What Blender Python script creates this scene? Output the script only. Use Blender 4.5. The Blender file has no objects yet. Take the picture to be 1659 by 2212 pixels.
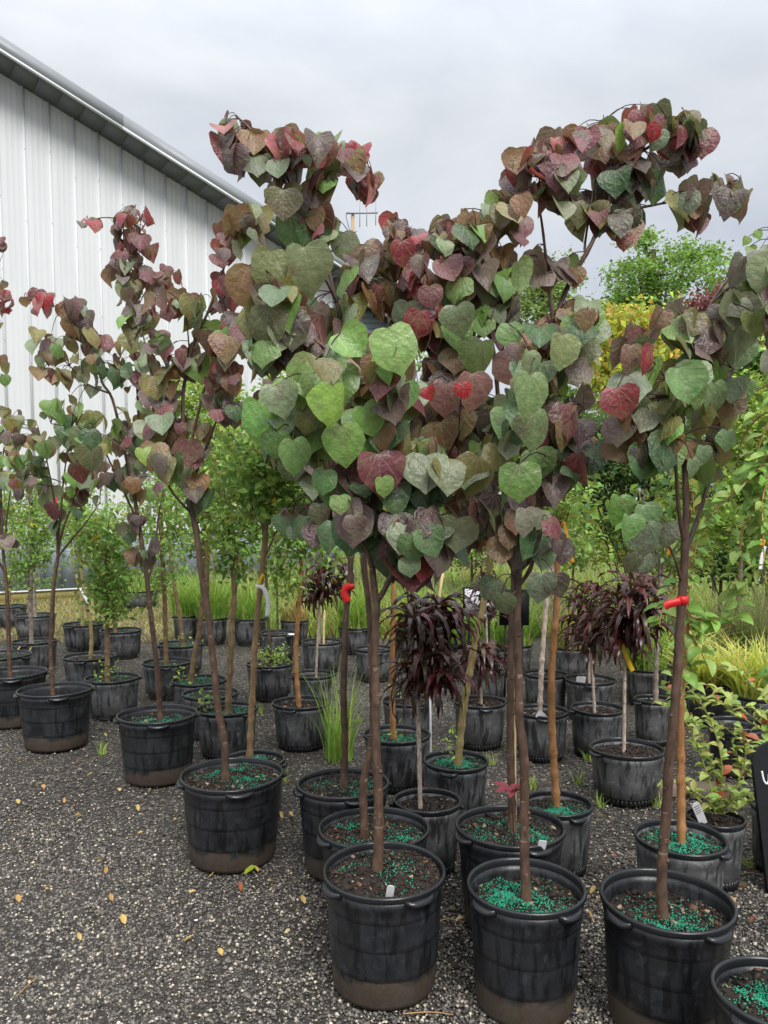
import bpy, math, random
import numpy as np
from mathutils import Vector, Matrix

R = random.Random(7)
NR = np.random.default_rng(7)
scene = bpy.context.scene
COL = scene.collection

# ------------------------------------------------------------------ camera
W_, H_ = 1659.0, 2212.0          # pixel frame the photograph was measured in
F_ = 1665.0                      # focal length in those pixels
HOR = 1120.0                     # row of the horizon
PITCH = math.radians(4.0)
PY = HOR + F_ * math.tan(PITCH)  # principal row
EYE = 1.5
cam_d = bpy.data.cameras.new("camera")
cam = bpy.data.objects.new("camera", cam_d)
COL.objects.link(cam)
cam.location = (0, 0, EYE)
cam.rotation_euler = (math.radians(90) - PITCH, 0, 0)
cam_d.sensor_fit = 'VERTICAL'
cam_d.sensor_height = 36.0
cam_d.sensor_width = 27.0
cam_d.lens = 36.0 * F_ / H_
cam_d.shift_y = (PY - H_ / 2) / H_
cam_d.clip_start = 0.05
cam_d.clip_end = 2000
scene.camera = cam
scene.render.resolution_x, scene.render.resolution_y = 768, 1024

# ------------------------------------------------------------------ world
SUN_EL, SUN_AZ = math.radians(48), math.radians(160)   # azimuth from +Y, clockwise
world = bpy.data.worlds.new("World")
scene.world = world
world.use_nodes = True
wn, wl = world.node_tree.nodes, world.node_tree.links
wn.clear()
w_out = wn.new("ShaderNodeOutputWorld")
w_bg = wn.new("ShaderNodeBackground")
w_sky = wn.new("ShaderNodeTexSky")
w_sky.sky_type = 'NISHITA'
w_sky.sun_disc = False
w_sky.sun_elevation = SUN_EL
w_sky.sun_rotation = SUN_AZ
w_tc = wn.new("ShaderNodeTexCoord")
w_sep = wn.new("ShaderNodeSeparateXYZ")
wl.new(w_tc.outputs["Generated"], w_sep.inputs[0])
# overcast layer: brightness rises from horizon to zenith, soft cloud banks
w_map = wn.new("ShaderNodeMapping")
w_map.inputs["Scale"].default_value = (1.5, 1.2, 3.2)
w_map.inputs["Location"].default_value = (0.35, 0.1, 0.2)
wl.new(w_tc.outputs["Generated"], w_map.inputs[0])
w_no = wn.new("ShaderNodeTexNoise")
w_no.inputs["Scale"].default_value = 1.7
w_no.inputs["Detail"].default_value = 5
w_no.inputs["Roughness"].default_value = 0.5
w_no.inputs["Distortion"].default_value = 0.3
wl.new(w_map.outputs[0], w_no.inputs["Vector"])
w_cr = wn.new("ShaderNodeValToRGB")
w_cr.color_ramp.elements[0].position = 0.33
w_cr.color_ramp.elements[0].color = (0.275, 0.298, 0.338, 1)
w_cr.color_ramp.elements[1].position = 0.66
w_cr.color_ramp.elements[1].color = (0.415, 0.427, 0.44, 1)
wl.new(w_no.outputs["Fac"], w_cr.inputs[0])
w_mr = wn.new("ShaderNodeMapRange")
w_mr.inputs["From Min"].default_value = 0.45
w_mr.inputs["From Max"].default_value = 1.0
w_mr.inputs["To Min"].default_value = 1.0
w_mr.inputs["To Max"].default_value = 3.2
wl.new(w_sep.outputs["Z"], w_mr.inputs["Value"])
w_mul = wn.new("ShaderNodeMix")
w_mul.data_type = 'RGBA'
w_mul.blend_type = 'MULTIPLY'
w_mul.inputs[0].default_value = 1.0
w_cmb = wn.new("ShaderNodeCombineColor")
for i in range(3):
    wl.new(w_mr.outputs[0], w_cmb.inputs[i])
wl.new(w_cr.outputs[0], w_mul.inputs[6])
wl.new(w_cmb.outputs[0], w_mul.inputs[7])
w_sc = wn.new("ShaderNodeMix")
w_sc.data_type = 'RGBA'
w_sc.blend_type = 'MULTIPLY'
w_sc.inputs[0].default_value = 1.0
w_sc.inputs[7].default_value = (0.1, 0.1, 0.1, 1)
wl.new(w_sky.outputs[0], w_sc.inputs[6])
w_mix = wn.new("ShaderNodeMix")
w_mix.data_type = 'RGBA'
w_mix.inputs[0].default_value = 0.95
wl.new(w_sc.outputs[2], w_mix.inputs[6])
wl.new(w_mul.outputs[2], w_mix.inputs[7])
wl.new(w_mix.outputs[2], w_bg.inputs["Color"])
w_bg.inputs["Strength"].default_value = 1.0
wl.new(w_bg.outputs[0], w_out.inputs[0])

sun_d = bpy.data.lights.new("sun", 'SUN')
sun_d.energy = 1.5
sun_d.angle = math.radians(25)
sun_d.color = (1.0, 0.975, 0.94)
sun = bpy.data.objects.new("sun", sun_d)
COL.objects.link(sun)
sdir = Vector((math.sin(SUN_AZ) * math.cos(SUN_EL), math.cos(SUN_AZ) * math.cos(SUN_EL), math.sin(SUN_EL)))
sun.rotation_euler = (-sdir).to_track_quat('-Z', 'Y').to_euler()
sun.location = sdir * 30

scene.view_settings.view_transform = 'Standard'
scene.view_settings.look = 'None'
scene.view_settings.exposure = 1.05
scene.view_settings.gamma = 1.0
scene.cycles.use_denoising = True
scene.cycles.max_bounces = 7
scene.cycles.transparent_max_bounces = 8

# ------------------------------------------------------------------ helpers
_cp, _sp = math.cos(PITCH), math.sin(PITCH)


def ray(x, y):
    a = (x - W_ / 2) / F_
    b = -(y - PY) / F_
    d = Vector((a, _cp + b * _sp, -_sp + b * _cp))
    return d / d.y


def P(x, y, D):
    """point at depth D (metres along +Y) seen at pixel x, y"""
    return Vector((0, 0, EYE)) + ray(x, y) * D


def on_plane(x, y, z=0.0):
    d = ray(x, y)
    t = (z - EYE) / d.z
    return Vector((0, 0, EYE)) + d * t


def link(o, parent=None):
    COL.objects.link(o)
    if parent is not None:
        o.parent = parent
    return o


def tag(o, label, cat, group=None):
    o["label"] = label
    o["category"] = cat
    if group:
        o["group"] = group
    return o


def empty(name, loc, label, cat, group=None):
    o = bpy.data.objects.new(name, None)
    o.empty_display_size = 0.1
    o.location = loc
    link(o)
    return tag(o, label, cat, group)


def mesh_np(name, V, Fs, mat=None, smooth=True, col=None, uv=None):
    """V (n,3); Fs list of index arrays (m,k); col (n,3) point colours"""
    me = bpy.data.meshes.new(name)
    V = np.asarray(V, dtype=np.float32)
    if isinstance(Fs, np.ndarray):
        Fs = [Fs]
    Fs = [np.asarray(f, dtype=np.int32) for f in Fs if len(f)]
    nl = sum(f.size for f in Fs)
    npoly = sum(len(f) for f in Fs)
    me.vertices.add(len(V))
    me.vertices.foreach_set("co", V.ravel())
    me.loops.add(nl)
    me.loops.foreach_set("vertex_index", np.concatenate([f.ravel() for f in Fs]))
    me.polygons.add(npoly)
    tot = np.concatenate([np.full(len(f), f.shape[1], dtype=np.int32) for f in Fs])
    st = np.concatenate([[0], np.cumsum(tot)[:-1]]).astype(np.int32)
    me.polygons.foreach_set("loop_start", st)
    try:
        me.polygons.foreach_set("loop_total", tot)
    except Exception:
        pass
    if smooth:
        me.polygons.foreach_set("use_smooth", np.ones(npoly, dtype=bool))
    if col is not None:
        a = me.color_attributes.new("Col", 'FLOAT_COLOR', 'POINT')
        c4 = np.ones((len(V), 4), dtype=np.float32)
        c4[:, :3] = col
        a.data.foreach_set("color", c4.ravel())
    if uv is not None:
        l = me.uv_layers.new(name="UVMap")
        idx = np.concatenate([f.ravel() for f in Fs])
        l.data.foreach_set("uv", np.asarray(uv, dtype=np.float32)[idx].ravel())
    me.update(calc_edges=True)
    me.validate()
    if mat:
        me.materials.append(mat)
    return me


def add(name, me, parent=None, loc=None, kind=None):
    o = bpy.data.objects.new(name, me)
    link(o, parent)
    if loc is not None:
        o.location = loc
    if kind:
        o["kind"] = kind
    return o


class MB:
    """collects shapes into one mesh"""

    def __init__(self):
        self.V, self.F, self.C, self.n = [], {}, [], 0

    def put(self, V, F, c=None):
        V = np.asarray(V, dtype=np.float32)
        F = np.asarray(F, dtype=np.int32)
        self.F.setdefault(F.shape[1], []).append(F + self.n)
        self.V.append(V)
        if c is not None:
            self.C.append(np.broadcast_to(np.asarray(c, dtype=np.float32), (len(V), 3)))
        self.n += len(V)

    def box(self, c, s, rot=None, col=None):
        c, s = Vector(c), Vector(s) / 2
        V = [Vector((x * s.x, y * s.y, z * s.z)) for x in (-1, 1) for y in (-1, 1) for z in (-1, 1)]
        if rot is not None:
            V = [rot @ v for v in V]
        V = [v + c for v in V]
        F = [(0, 1, 3, 2), (4, 6, 7, 5), (0, 4, 5, 1), (2, 3, 7, 6), (0, 2, 6, 4), (1, 5, 7, 3)]
        self.put([tuple(v) for v in V], F, col)

    def tube(self, pts, rad, sides=6, col=None, cap=True):
        V, F = tube_arrays(pts, rad, sides)
        self.put(V, F, col)
        if cap:
            n = len(V) // sides
            self.F.setdefault(sides, []).append(np.array([list(range(sides))[::-1], [(n - 1) * sides + i for i in range(sides)]], dtype=np.int32) + (self.n - len(V)))

    def mesh(self, name, mat, smooth=True):
        V = np.concatenate(self.V)
        return mesh_np(name, V, [np.concatenate(f) for f in self.F.values()], mat, smooth,
                       np.concatenate(self.C) if self.C else None)


def smooth_path(pts, sub=4):
    pts = [Vector(p) for p in pts]
    if len(pts) < 3:
        return [pts[0].lerp(pts[-1], i / sub) for i in range(sub + 1)]
    out = []
    for i in range(len(pts) - 1):
        p0 = pts[max(i - 1, 0)]
        p1, p2 = pts[i], pts[i + 1]
        p3 = pts[min(i + 2, len(pts) - 1)]
        for k in range(sub):
            t = k / sub
            out.append(0.5 * ((2 * p1) + (p2 - p0) * t + (2 * p0 - 5 * p1 + 4 * p2 - p3) * t * t + (3 * p1 - p0 - 3 * p2 + p3) * t ** 3))
    out.append(pts[-1])
    return out


def tube_arrays(pts, rad, sides=6):
    P_ = np.array([tuple(p) for p in pts], dtype=np.float64)
    n = len(P_)
    rad = np.broadcast_to(np.asarray(rad, dtype=np.float64), (n,))
    T = np.gradient(P_, axis=0)
    T /= np.linalg.norm(T, axis=1, keepdims=True) + 1e-9
    ref = np.array([0.31, 0.93, 0.2])
    if abs(T[:, 1]).mean() > 0.8:
        ref = np.array([1.0, 0.1, 0.2])
    A = np.cross(T, ref)
    A /= np.linalg.norm(A, axis=1, keepdims=True) + 1e-9
    B = np.cross(T, A)
    th = np.arange(sides) * 2 * math.pi / sides
    V = P_[:, None, :] + rad[:, None, None] * (np.cos(th)[None, :, None] * A[:, None, :] + np.sin(th)[None, :, None] * B[:, None, :])
    V = V.reshape(-1, 3)
    i = np.arange(n - 1)[:, None] * sides
    j = np.arange(sides)[None, :]
    k = (j + 1) % sides
    F = np.stack([i + j, i + k, i + sides + k, i + sides + j], axis=-1).reshape(-1, 4)
    return V, F


# ------------------------------------------------------------------ materials
class NT:
    def __init__(self, name):
        self.m = bpy.data.materials.new(name)
        self.m.use_nodes = True
        self.n, self.l = self.m.node_tree.nodes, self.m.node_tree.links
        self.p = self.n["Principled BSDF"]
        self.out = self.n["Material Output"]

    def new(self, t, **kw):
        o = self.n.new(t)
        for k, v in kw.items():
            if k in o.inputs:
                o.inputs[k].default_value = v
            else:
                setattr(o, k, v)
        return o

    def mix(self, a, b, f, mode='MIX'):
        o = self.n.new("ShaderNodeMix")
        o.data_type = 'RGBA'
        o.blend_type = mode
        for k, v in ((6, a), (7, b), (0, f)):
            if isinstance(v, (int, float)) and k == 0:
                o.inputs[0].default_value = v
            elif isinstance(v, tuple):
                o.inputs[k].default_value = (*v, 1) if len(v) == 3 else v
            else:
                self.l.new(v, o.inputs[k])
        return o.outputs[2]

    def math(self, op, a, b=None, c=None):
        o = self.n.new("ShaderNodeMath")
        o.operation = op
        for k, v in enumerate((a, b, c)):
            if v is None:
                continue
            if isinstance(v, (int, float)):
                o.inputs[k].default_value = v
            else:
                self.l.new(v, o.inputs[k])
        return o.outputs[0]

    def ramp(self, fac, stops):
        o = self.n.new("ShaderNodeValToRGB")
        e = o.color_ramp.elements
        while len(e) < len(stops):
            e.new(0.5)
        for i, (p, c) in enumerate(stops):
            e[i].position = p
            e[i].color = (*c, 1) if len(c) == 3 else c
        self.l.new(fac, o.inputs[0])
        return o.outputs[0]

    def coord(self, kind="Object", scale=(1, 1, 1)):
        t = self.new("ShaderNodeTexCoord")
        mp = self.new("ShaderNodeMapping")
        mp.inputs["Scale"].default_value = scale
        self.l.new(t.outputs[kind], mp.inputs[0])
        return mp.outputs[0]

    def noise(self, vec, scale, detail=4, rough=0.55, dist=0.0):
        o = self.new("ShaderNodeTexNoise")
        o.inputs["Scale"].default_value = scale
        o.inputs["Detail"].default_value = detail
        o.inputs["Roughness"].default_value = rough
        o.inputs["Distortion"].default_value = dist
        if vec is not None:
            self.l.new(vec, o.inputs["Vector"])
        return o.outputs["Fac"]

    def bump(self, h, strength=0.3, dist=0.01):
        o = self.new("ShaderNodeBump")
        o.inputs["Strength"].default_value = strength
        o.inputs["Distance"].default_value = dist
        self.l.new(h, o.inputs["Height"])
        self.l.new(o.outputs[0], self.p.inputs["Normal"])
        return o.outputs[0]

    def base(self, c):
        if isinstance(c, tuple):
            self.p.inputs["Base Color"].default_value = (*c, 1)
        else:
            self.l.new(c, self.p.inputs["Base Color"])

    def rough(self, r):
        if isinstance(r, (int, float)):
            self.p.inputs["Roughness"].default_value = r
        else:
            self.l.new(r, self.p.inputs["Roughness"])

    def spec(self, s):
        self.p.inputs["Specular IOR Level"].default_value = s


def simple(name, c, r=0.6, s=0.4, nscale=40, namt=0.25, bump=0.0):
    t = NT(name)
    v = t.coord()
    f = t.noise(v, nscale, 4)
    t.base(t.mix(tuple(x * (1 - namt) for x in c), tuple(min(1, x * (1 + namt)) for x in c), f))
    t.rough(r)
    t.spec(s)
    if bump:
        t.bump(f, bump, 0.004)
    return t.m


def leafy(name, colour='obj', rough=0.42, transl=0.28, veins=True, spec=0.4):
    """leaf surface; colour from the object or from point colours"""
    t = NT(name)
    if colour == 'obj':
        oi = t.new("ShaderNodeObjectInfo")
        c = oi.outputs["Color"]
        rnd = oi.outputs["Random"]
    else:
        at = t.new("ShaderNodeAttribute", attribute_name="Col")
        c = at.outputs["Color"]
        rnd = None
    v = t.coord("Object" if colour == 'obj' else "Object")
    if veins:
        uv = t.new("ShaderNodeUVMap")
        sp = t.new("ShaderNodeSeparateXYZ")
        t.l.new(uv.outputs[0], sp.inputs[0])
        u, w = sp.outputs[0], sp.outputs[1]
        ang = t.math('ARCTAN2', u, t.math('ADD', w, 0.02))
        aa = t.math('ABSOLUTE', ang)
        # five palmate main veins plus side veins curving off the midrib
        saw = t.math('ABSOLUTE', t.math('SUBTRACT', t.math('FRACT', t.math('ADD', t.math('MULTIPLY', aa, 1.75), 0.5)), 0.5))
        rad = t.math('SQRT', t.math('ADD', t.math('MULTIPLY', u, u), t.math('MULTIPLY', w, w)))
        d1 = t.math('MULTIPLY', saw, rad)
        main = t.math('LESS_THAN', d1, 0.012)
        side = t.math('ABSOLUTE', t.math('SUBTRACT', t.math('FRACT', t.math('MULTIPLY', t.math('SUBTRACT', w, t.math('MULTIPLY', t.math('ABSOLUTE', u), 0.75)), 6.5)), 0.5))
        side_l = t.math('LESS_THAN', side, 0.06)
        no = t.noise(v, 6.0, 3)
        rv = t.noise(v, 3.0, 3)
        blotch = t.ramp(rv, [(0.38, (0.72, 0.78, 0.75)), (0.62, (1.18, 1.12, 1.05))])
        c2 = t.mix(c, blotch, 0.6, 'MULTIPLY')
        orn = t.new("ShaderNodeVectorMath", operation='SCALE')
        cmb = t.new("ShaderNodeCombineXYZ")
        for q in range(3):
            t.l.new(rnd, cmb.inputs[q])
        t.l.new(cmb.outputs[0], orn.inputs[0])
        orn.inputs["Scale"].default_value = 37.0
        vv = t.new("ShaderNodeVectorMath", operation='ADD')
        t.l.new(v, vv.inputs[0])
        t.l.new(orn.outputs[0], vv.inputs[1])
        tone = t.noise(vv.outputs[0], 1.7, 3)
        c2 = t.mix(c2, (0.20, 0.25, 0.115), t.ramp(tone, [(0.50, (0, 0, 0)), (0.74, (0.5, 0.5, 0.5))]))
        c2 = t.mix(c2, (0.17, 0.085, 0.085), t.ramp(tone, [(0.28, (0.45, 0.45, 0.45)), (0.48, (0, 0, 0))]))
        spk = t.noise(vv.outputs[0], 17, 2, 0.4)
        c2 = t.mix(c2, (0.5, 0.5, 0.45), t.ramp(spk, [(0.70, (0, 0, 0)), (0.76, (0.16, 0.16, 0.16))]))
        c3 = t.mix(c2, (0.42, 0.36, 0.22), t.math('MULTIPLY', main, 0.42))
        c3 = t.mix(c3, (0.30, 0.28, 0.18), t.math('MULTIPLY', side_l, 0.16))
        hgt = t.math('SUBTRACT', t.math('MULTIPLY', no, 0.55), t.math('ADD', t.math('MULTIPLY', main, 0.5), t.math('MULTIPLY', side_l, 0.3)))
        nb = t.bump(hgt, 0.32, 0.04)
    else:
        no = t.noise(v, 14, 2)
        c3 = t.mix(c, t.ramp(no, [(0.35, (0.75, 0.75, 0.75)), (0.65, (1.2, 1.2, 1.2))]), 0.7, 'MULTIPLY')
    geo = t.new("ShaderNodeNewGeometry")
    pale = t.mix(c3, (0.30, 0.24, 0.16), 0.22)
    c4 = t.mix(c3, pale, geo.outputs["Backfacing"])
    t.base(c4)
    t.rough(rough)
    t.spec(spec)
    tr = t.new("ShaderNodeBsdfTranslucent")
    t.l.new(t.mix(c4, (1.5, 1.35, 1.0), 1.0, 'MULTIPLY'), tr.inputs["Color"])
    ms = t.new("ShaderNodeMixShader")
    ms.inputs[0].default_value = transl
    t.l.new(t.p.outputs[0], ms.inputs[1])
    t.l.new(tr.outputs[0], ms.inputs[2])
    t.l.new(ms.outputs[0], t.out.inputs[0])
    return t.m


M_LEAF = leafy("redbud_leaf", 'obj', 0.34, 0.28, True, 0.5)
M_BLADE = leafy("plain_leaf", 'obj', 0.42, 0.25, False, 0.35)
M_PEACH = leafy("peach_leaf", 'obj', 0.30, 0.15, False, 0.45)
M_FOL = leafy("small_foliage", 'attr', 0.5, 0.35, False, 0.25)
M_GRASS = leafy("grass_blade", 'attr', 0.5, 0.35, False, 0.25)


def bark(name, c1, c2, scale=30, lent=(0.4, 0.3, 0.22), rough=0.6, spec=0.3):
    t = NT(name)
    v = t.coord("Object", (1, 1, 0.35))
    f = t.noise(v, scale, 6, 0.65)
    v2 = t.coord("Object", (1, 1, 3.2))
    f2 = t.noise(v2, 22, 3, 0.5)
    v3 = t.coord("Object", (1, 1, 1))
    f3 = t.noise(v3, 5, 3)
    c = t.mix(c1, c2, t.ramp(f, [(0.35, (0, 0, 0)), (0.68, (1, 1, 1))]))
    c = t.mix(c, lent, t.math('MULTIPLY', t.math('GREATER_THAN', f2, 0.69), 0.55))
    c = t.mix(c, tuple(x * 0.5 for x in c1), t.ramp(f3, [(0.5, (0, 0, 0)), (0.75, (0.6, 0.6, 0.6))]))
    t.base(c)
    t.rough(rough)
    t.spec(spec)
    t.bump(f, 0.5, 0.006)
    return t.m


M_BARK_RED = bark("redbud_bark", (0.058, 0.034, 0.023), (0.15, 0.090, 0.060), 45, (0.34, 0.24, 0.18), 0.45, 0.4)
M_TWIG_RED = simple("redbud_twig", (0.05, 0.022, 0.02), 0.5, 0.3, 60, 0.3)
M_BARK_TAN = bark("tan_bark", (0.15, 0.095, 0.05), (0.30, 0.20, 0.105), 40, (0.08, 0.05, 0.03))
M_BARK_ORANGE = bark("orange_bark", (0.26, 0.11, 0.04), (0.46, 0.24, 0.10), 40, (0.16, 0.07, 0.03))
M_BARK_YELLOW = bark("yellow_bark", (0.24, 0.18, 0.07), (0.42, 0.33, 0.15), 40, (0.12, 0.09, 0.04))
M_BARK_GREY = bark("grey_bark", (0.16, 0.13, 0.10), (0.36, 0.30, 0.25), 50, (0.07, 0.05, 0.04))
M_BARK_PALE = bark("pale_bark", (0.28, 0.20, 0.15), (0.62, 0.52, 0.44), 70, (0.12, 0.07, 0.05))
M_BARK_DARK = bark("dark_bark", (0.05, 0.035, 0.025), (0.12, 0.085, 0.06), 30, (0.2, 0.15, 0.1))
M_CANE = simple("tan_cane", (0.42, 0.25, 0.10), 0.5, 0.3, 50, 0.25)
M_CANE_GREEN = simple("green_cane", (0.30, 0.30, 0.09), 0.5, 0.3, 50, 0.25)


def pot_mat(name, base, dirt, dirt_top, wet, rough):
    t = NT(name)
    v = t.coord("Object")
    oi = t.new("ShaderNodeObjectInfo")
    vadd = t.new("ShaderNodeVectorMath", operation='ADD')
    t.l.new(v, vadd.inputs[0])
    mul = t.new("ShaderNodeVectorMath", operation='SCALE')
    t.l.new(oi.outputs["Location"], mul.inputs[0])
    mul.inputs["Scale"].default_value = 3.7
    t.l.new(mul.outputs[0], vadd.inputs[1])
    v = vadd.outputs[0]
    st = t.new("ShaderNodeMapping")
    st.inputs["Scale"].default_value = (1, 1, 0.16)
    t.l.new(v, st.inputs[0])
    streak = t.noise(st.outputs[0], 34, 4, 0.6)
    big = t.noise(v, 7, 5, 0.6)
    fine = t.noise(v, 90, 4, 0.7)
    sp = t.new("ShaderNodeSeparateXYZ")
    tc = t.new("ShaderNodeTexCoord")
    t.l.new(tc.outputs["Object"], sp.inputs[0])
    z = sp.outputs[2]
    c = t.mix(tuple(x * 0.6 for x in base), tuple(x * 1.5 for x in base), t.ramp(big, [(0.36, (0, 0, 0)), (0.64, (1, 1, 1))]))
    blot = t.noise(v, 26, 5, 0.65, 0.6)
    c = t.mix(c, tuple(x * 2.6 for x in base), t.ramp(blot, [(0.54, (0, 0, 0)), (0.66, (0.55, 0.55, 0.55))]))
    # run-off streaks below the rim
    sm = t.math('MULTIPLY', t.ramp(streak, [(0.50, (0, 0, 0)), (0.60, (1, 1, 1))]), wet)
    c = t.mix(c, tuple(x * 0.22 for x in base), sm)
    # dried dust scuffs
    dust = t.math('MULTIPLY', t.ramp(fine, [(0.57, (0, 0, 0)), (0.72, (1, 1, 1))]), t.ramp(big, [(0.42, (0, 0, 0)), (0.68, (0.8, 0.8, 0.8))]))
    c = t.mix(c, tuple(x * 0.8 for x in dirt), t.math('MULTIPLY', dust, 0.75))
    # splashed mud band near the foot
    zz = t.math('ADD', z, t.math('MULTIPLY', t.math('SUBTRACT', big, 0.5), 0.16))
    mr = t.new("ShaderNodeMapRange")
    mr.inputs["From Min"].default_value = dirt_top + 0.012
    mr.inputs["From Max"].default_value = dirt_top - 0.012
    t.l.new(zz, mr.inputs["Value"])
    band = t.math('MULTIPLY', mr.outputs[0], t.ramp(fine, [(0.25, (0.55, 0.55, 0.55)), (0.7, (1, 1, 1))]))
    c = t.mix(c, dirt, t.math('MULTIPLY', band, 0.8))
    t.base(c)
    rr = t.math('ADD', t.math('MULTIPLY', t.math('MAXIMUM', band, dust), 0.35), rough)
    t.rough(t.math('ADD', rr, t.math('MULTIPLY', t.math('SUBTRACT', big, 0.5), 0.25)))
    t.spec(0.42)
    t.bump(t.math('ADD', t.math('MULTIPLY', fine, 0.3), big), 0.22, 0.008)
    return t.m


M_POT_BLACK = pot_mat("black_pot_plastic", (0.017, 0.0185, 0.021), (0.085, 0.060, 0.040), 0.088, 0.75, 0.36)
M_POT_GREY = pot_mat("grey_pot_plastic", (0.092, 0.094, 0.096), (0.12, 0.105, 0.085), 0.012, 0.9, 0.5)
M_RIM = simple("black_rim_plastic", (0.013, 0.014, 0.016), 0.27, 0.5, 30, 0.3, 0.1)


def soil_mat():
    t = NT("potting_soil")
    v = t.coord("Object")
    f = t.noise(v, 70, 6, 0.7)
    g = t.noise(v, 14, 4)
    c = t.ramp(f, [(0.3, (0.010, 0.007, 0.005)), (0.55, (0.035, 0.023, 0.016)), (0.78, (0.085, 0.05, 0.03))])
    c = t.mix(c, (0.02, 0.013, 0.01), t.ramp(g, [(0.4, (0, 0, 0)), (0.7, (0.6, 0.6, 0.6))]))
    t.base(c)
    t.rough(0.75)
    t.spec(0.35)
    t.bump(f, 0.9, 0.012)
    return t.m


def attr_mat(name, rough=0.7, spec=0.3, namt=0.3, nscale=120):
    t = NT(name)
    at = t.new("ShaderNodeAttribute", attribute_name="Col")
    v = t.coord("Object")
    f = t.noise(v, nscale, 3)
    t.base(t.mix(at.outputs["Color"], t.ramp(f, [(0.3, (1 - namt,) * 3), (0.7, (1 + namt,) * 3)]), 1.0, 'MULTIPLY'))
    t.rough(rough)
    t.spec(spec)
    return t.m


M_SOIL = soil_mat()
M_CHIP = attr_mat("bark_chip", 0.7, 0.35)
M_PRILL = attr_mat("fertilizer_prill", 0.45, 0.4, 0.2)
M_STONE = attr_mat("gravel_stone", 0.62, 0.4, 0.25, 160)
M_RED = simple("red_ribbon", (0.72, 0.02, 0.025), 0.4, 0.4, 20, 0.12)
M_PINK = simple("pink_ribbon", (0.85, 0.08, 0.14), 0.4, 0.4, 20, 0.12)
M_YEL = simple("yellow_tag", (0.80, 0.52, 0.02), 0.45, 0.35, 20, 0.12)
M_ORG = simple("orange_tag", (0.80, 0.38, 0.03), 0.45, 0.35, 20, 0.12)
M_WHT = simple("white_tag", (0.78, 0.77, 0.78), 0.45, 0.35, 20, 0.05)
M_INK = simple("dark_ink", (0.05, 0.05, 0.06), 0.6, 0.2, 20, 0.1)
M_LILAC = simple("lilac_print", (0.48, 0.42, 0.55), 0.6, 0.2, 20, 0.1)
M_BLACKBOARD = simple("black_plastic_board", (0.011, 0.012, 0.013), 0.5, 0.3, 30, 0.3, 0.2)
M_CHALK = simple("white_marker", (0.86, 0.86, 0.88), 0.6, 0.2, 60, 0.05)
M_LATH = simple("wood_lath", (0.62, 0.46, 0.24), 0.7, 0.2, 40, 0.18)
M_METAL = simple("galvanised_metal", (0.30, 0.31, 0.33), 0.4, 0.5, 20, 0.2)

# ------------------------------------------------------------------ ground
def ground_mat():
    t = NT("gravel_ground")
    v = t.coord("Object")
    vor = t.new("ShaderNodeTexVoronoi")
    vor.inputs["Scale"].default_value = 75
    t.l.new(v, vor.inputs["Vector"])
    cc = t.new("ShaderNodeSeparateColor")
    t.l.new(vor.outputs["Color"], cc.inputs[0])
    stone = t.ramp(cc.outputs[0], [(0.0, (0.03, 0.027, 0.023)), (0.55, (0.075, 0.067, 0.058)), (0.84, (0.14, 0.127, 0.11)), (0.91, (0.40, 0.35, 0.28))])
    fine = t.noise(v, 160, 4, 0.7)
    base = t.mix(stone, (0.062, 0.053, 0.045), t.ramp(fine, [(0.4, (0, 0, 0)), (0.62, (1, 1, 1))]))
    big = t.noise(v, 0.9, 4)
    base = t.mix(base, (0.6, 0.6, 0.6), t.ramp(big, [(0.4, (0, 0, 0)), (0.65, (0.8, 0.8, 0.8))]), 'MULTIPLY')
    # mossy straw and turf beyond the standing area
    sp = t.new("ShaderNodeSeparateXYZ")
    t.l.new(v, sp.inputs[0])
    n2 = t.noise(v, 1.3, 5, 0.65)
    far = t.math('ADD', sp.outputs[1], t.math('MULTIPLY', t.math('SUBTRACT', n2, 0.5), 9.0))
    mr = t.new("ShaderNodeMapRange")
    mr.inputs["From Min"].default_value = 9.3
    mr.inputs["From Max"].default_value = 11.5
    t.l.new(far, mr.inputs["Value"])
    n3 = t.noise(v, 7, 5, 0.7)
    turf = t.ramp(n3, [(0.3, (0.05, 0.075, 0.02)), (0.5, (0.13, 0.13, 0.045)), (0.7, (0.25, 0.20, 0.09))])
    c = t.mix(base, turf, t.math('MULTIPLY', mr.outputs[0], 0.85))
    t.base(c)
    t.rough(0.8)
    t.spec(0.25)
    hgt = t.math('ADD', t.math('MULTIPLY', t.math('SUBTRACT', 1.0, vor.outputs["Distance"]), 0.5), fine)
    t.bump(hgt, 0.8, 0.012)
    return t.m


gx = np.concatenate([[-400, -150, -60, -25], np.linspace(-12, 12, 49), [25, 60, 150, 400]])
gy = np.concatenate([[-60, -20, -6], np.linspace(-1, 20, 43), [30, 60, 150, 400, 900]])
GX, GY = np.meshgrid(gx, gy)
GZ = 0.006 * np.sin(GX * 1.7 + 0.4 * GY) * np.cos(GY * 1.3)
GV = np.stack([GX.ravel(), GY.ravel(), GZ.ravel() - 0.006], 1)
nx, ny = len(gx), len(gy)
ii, jj = np.meshgrid(np.arange(nx - 1), np.arange(ny - 1))
a0 = (jj * nx + ii).ravel()
GF = np.stack([a0, a0 + 1, a0 + nx + 1, a0 + nx], 1)
ground = add("ground", mesh_np("ground", GV, GF, ground_mat()))
ground["kind"] = "structure"
ground["label"] = "dark wet gravel yard under the potted trees"


def ray_np(x, y):
    a = (x - W_ / 2) / F_
    b = -(y - PY) / F_
    dy = _cp + b * _sp
    dz = -_sp + b * _cp
    return a / dy, dz / dy


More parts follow.
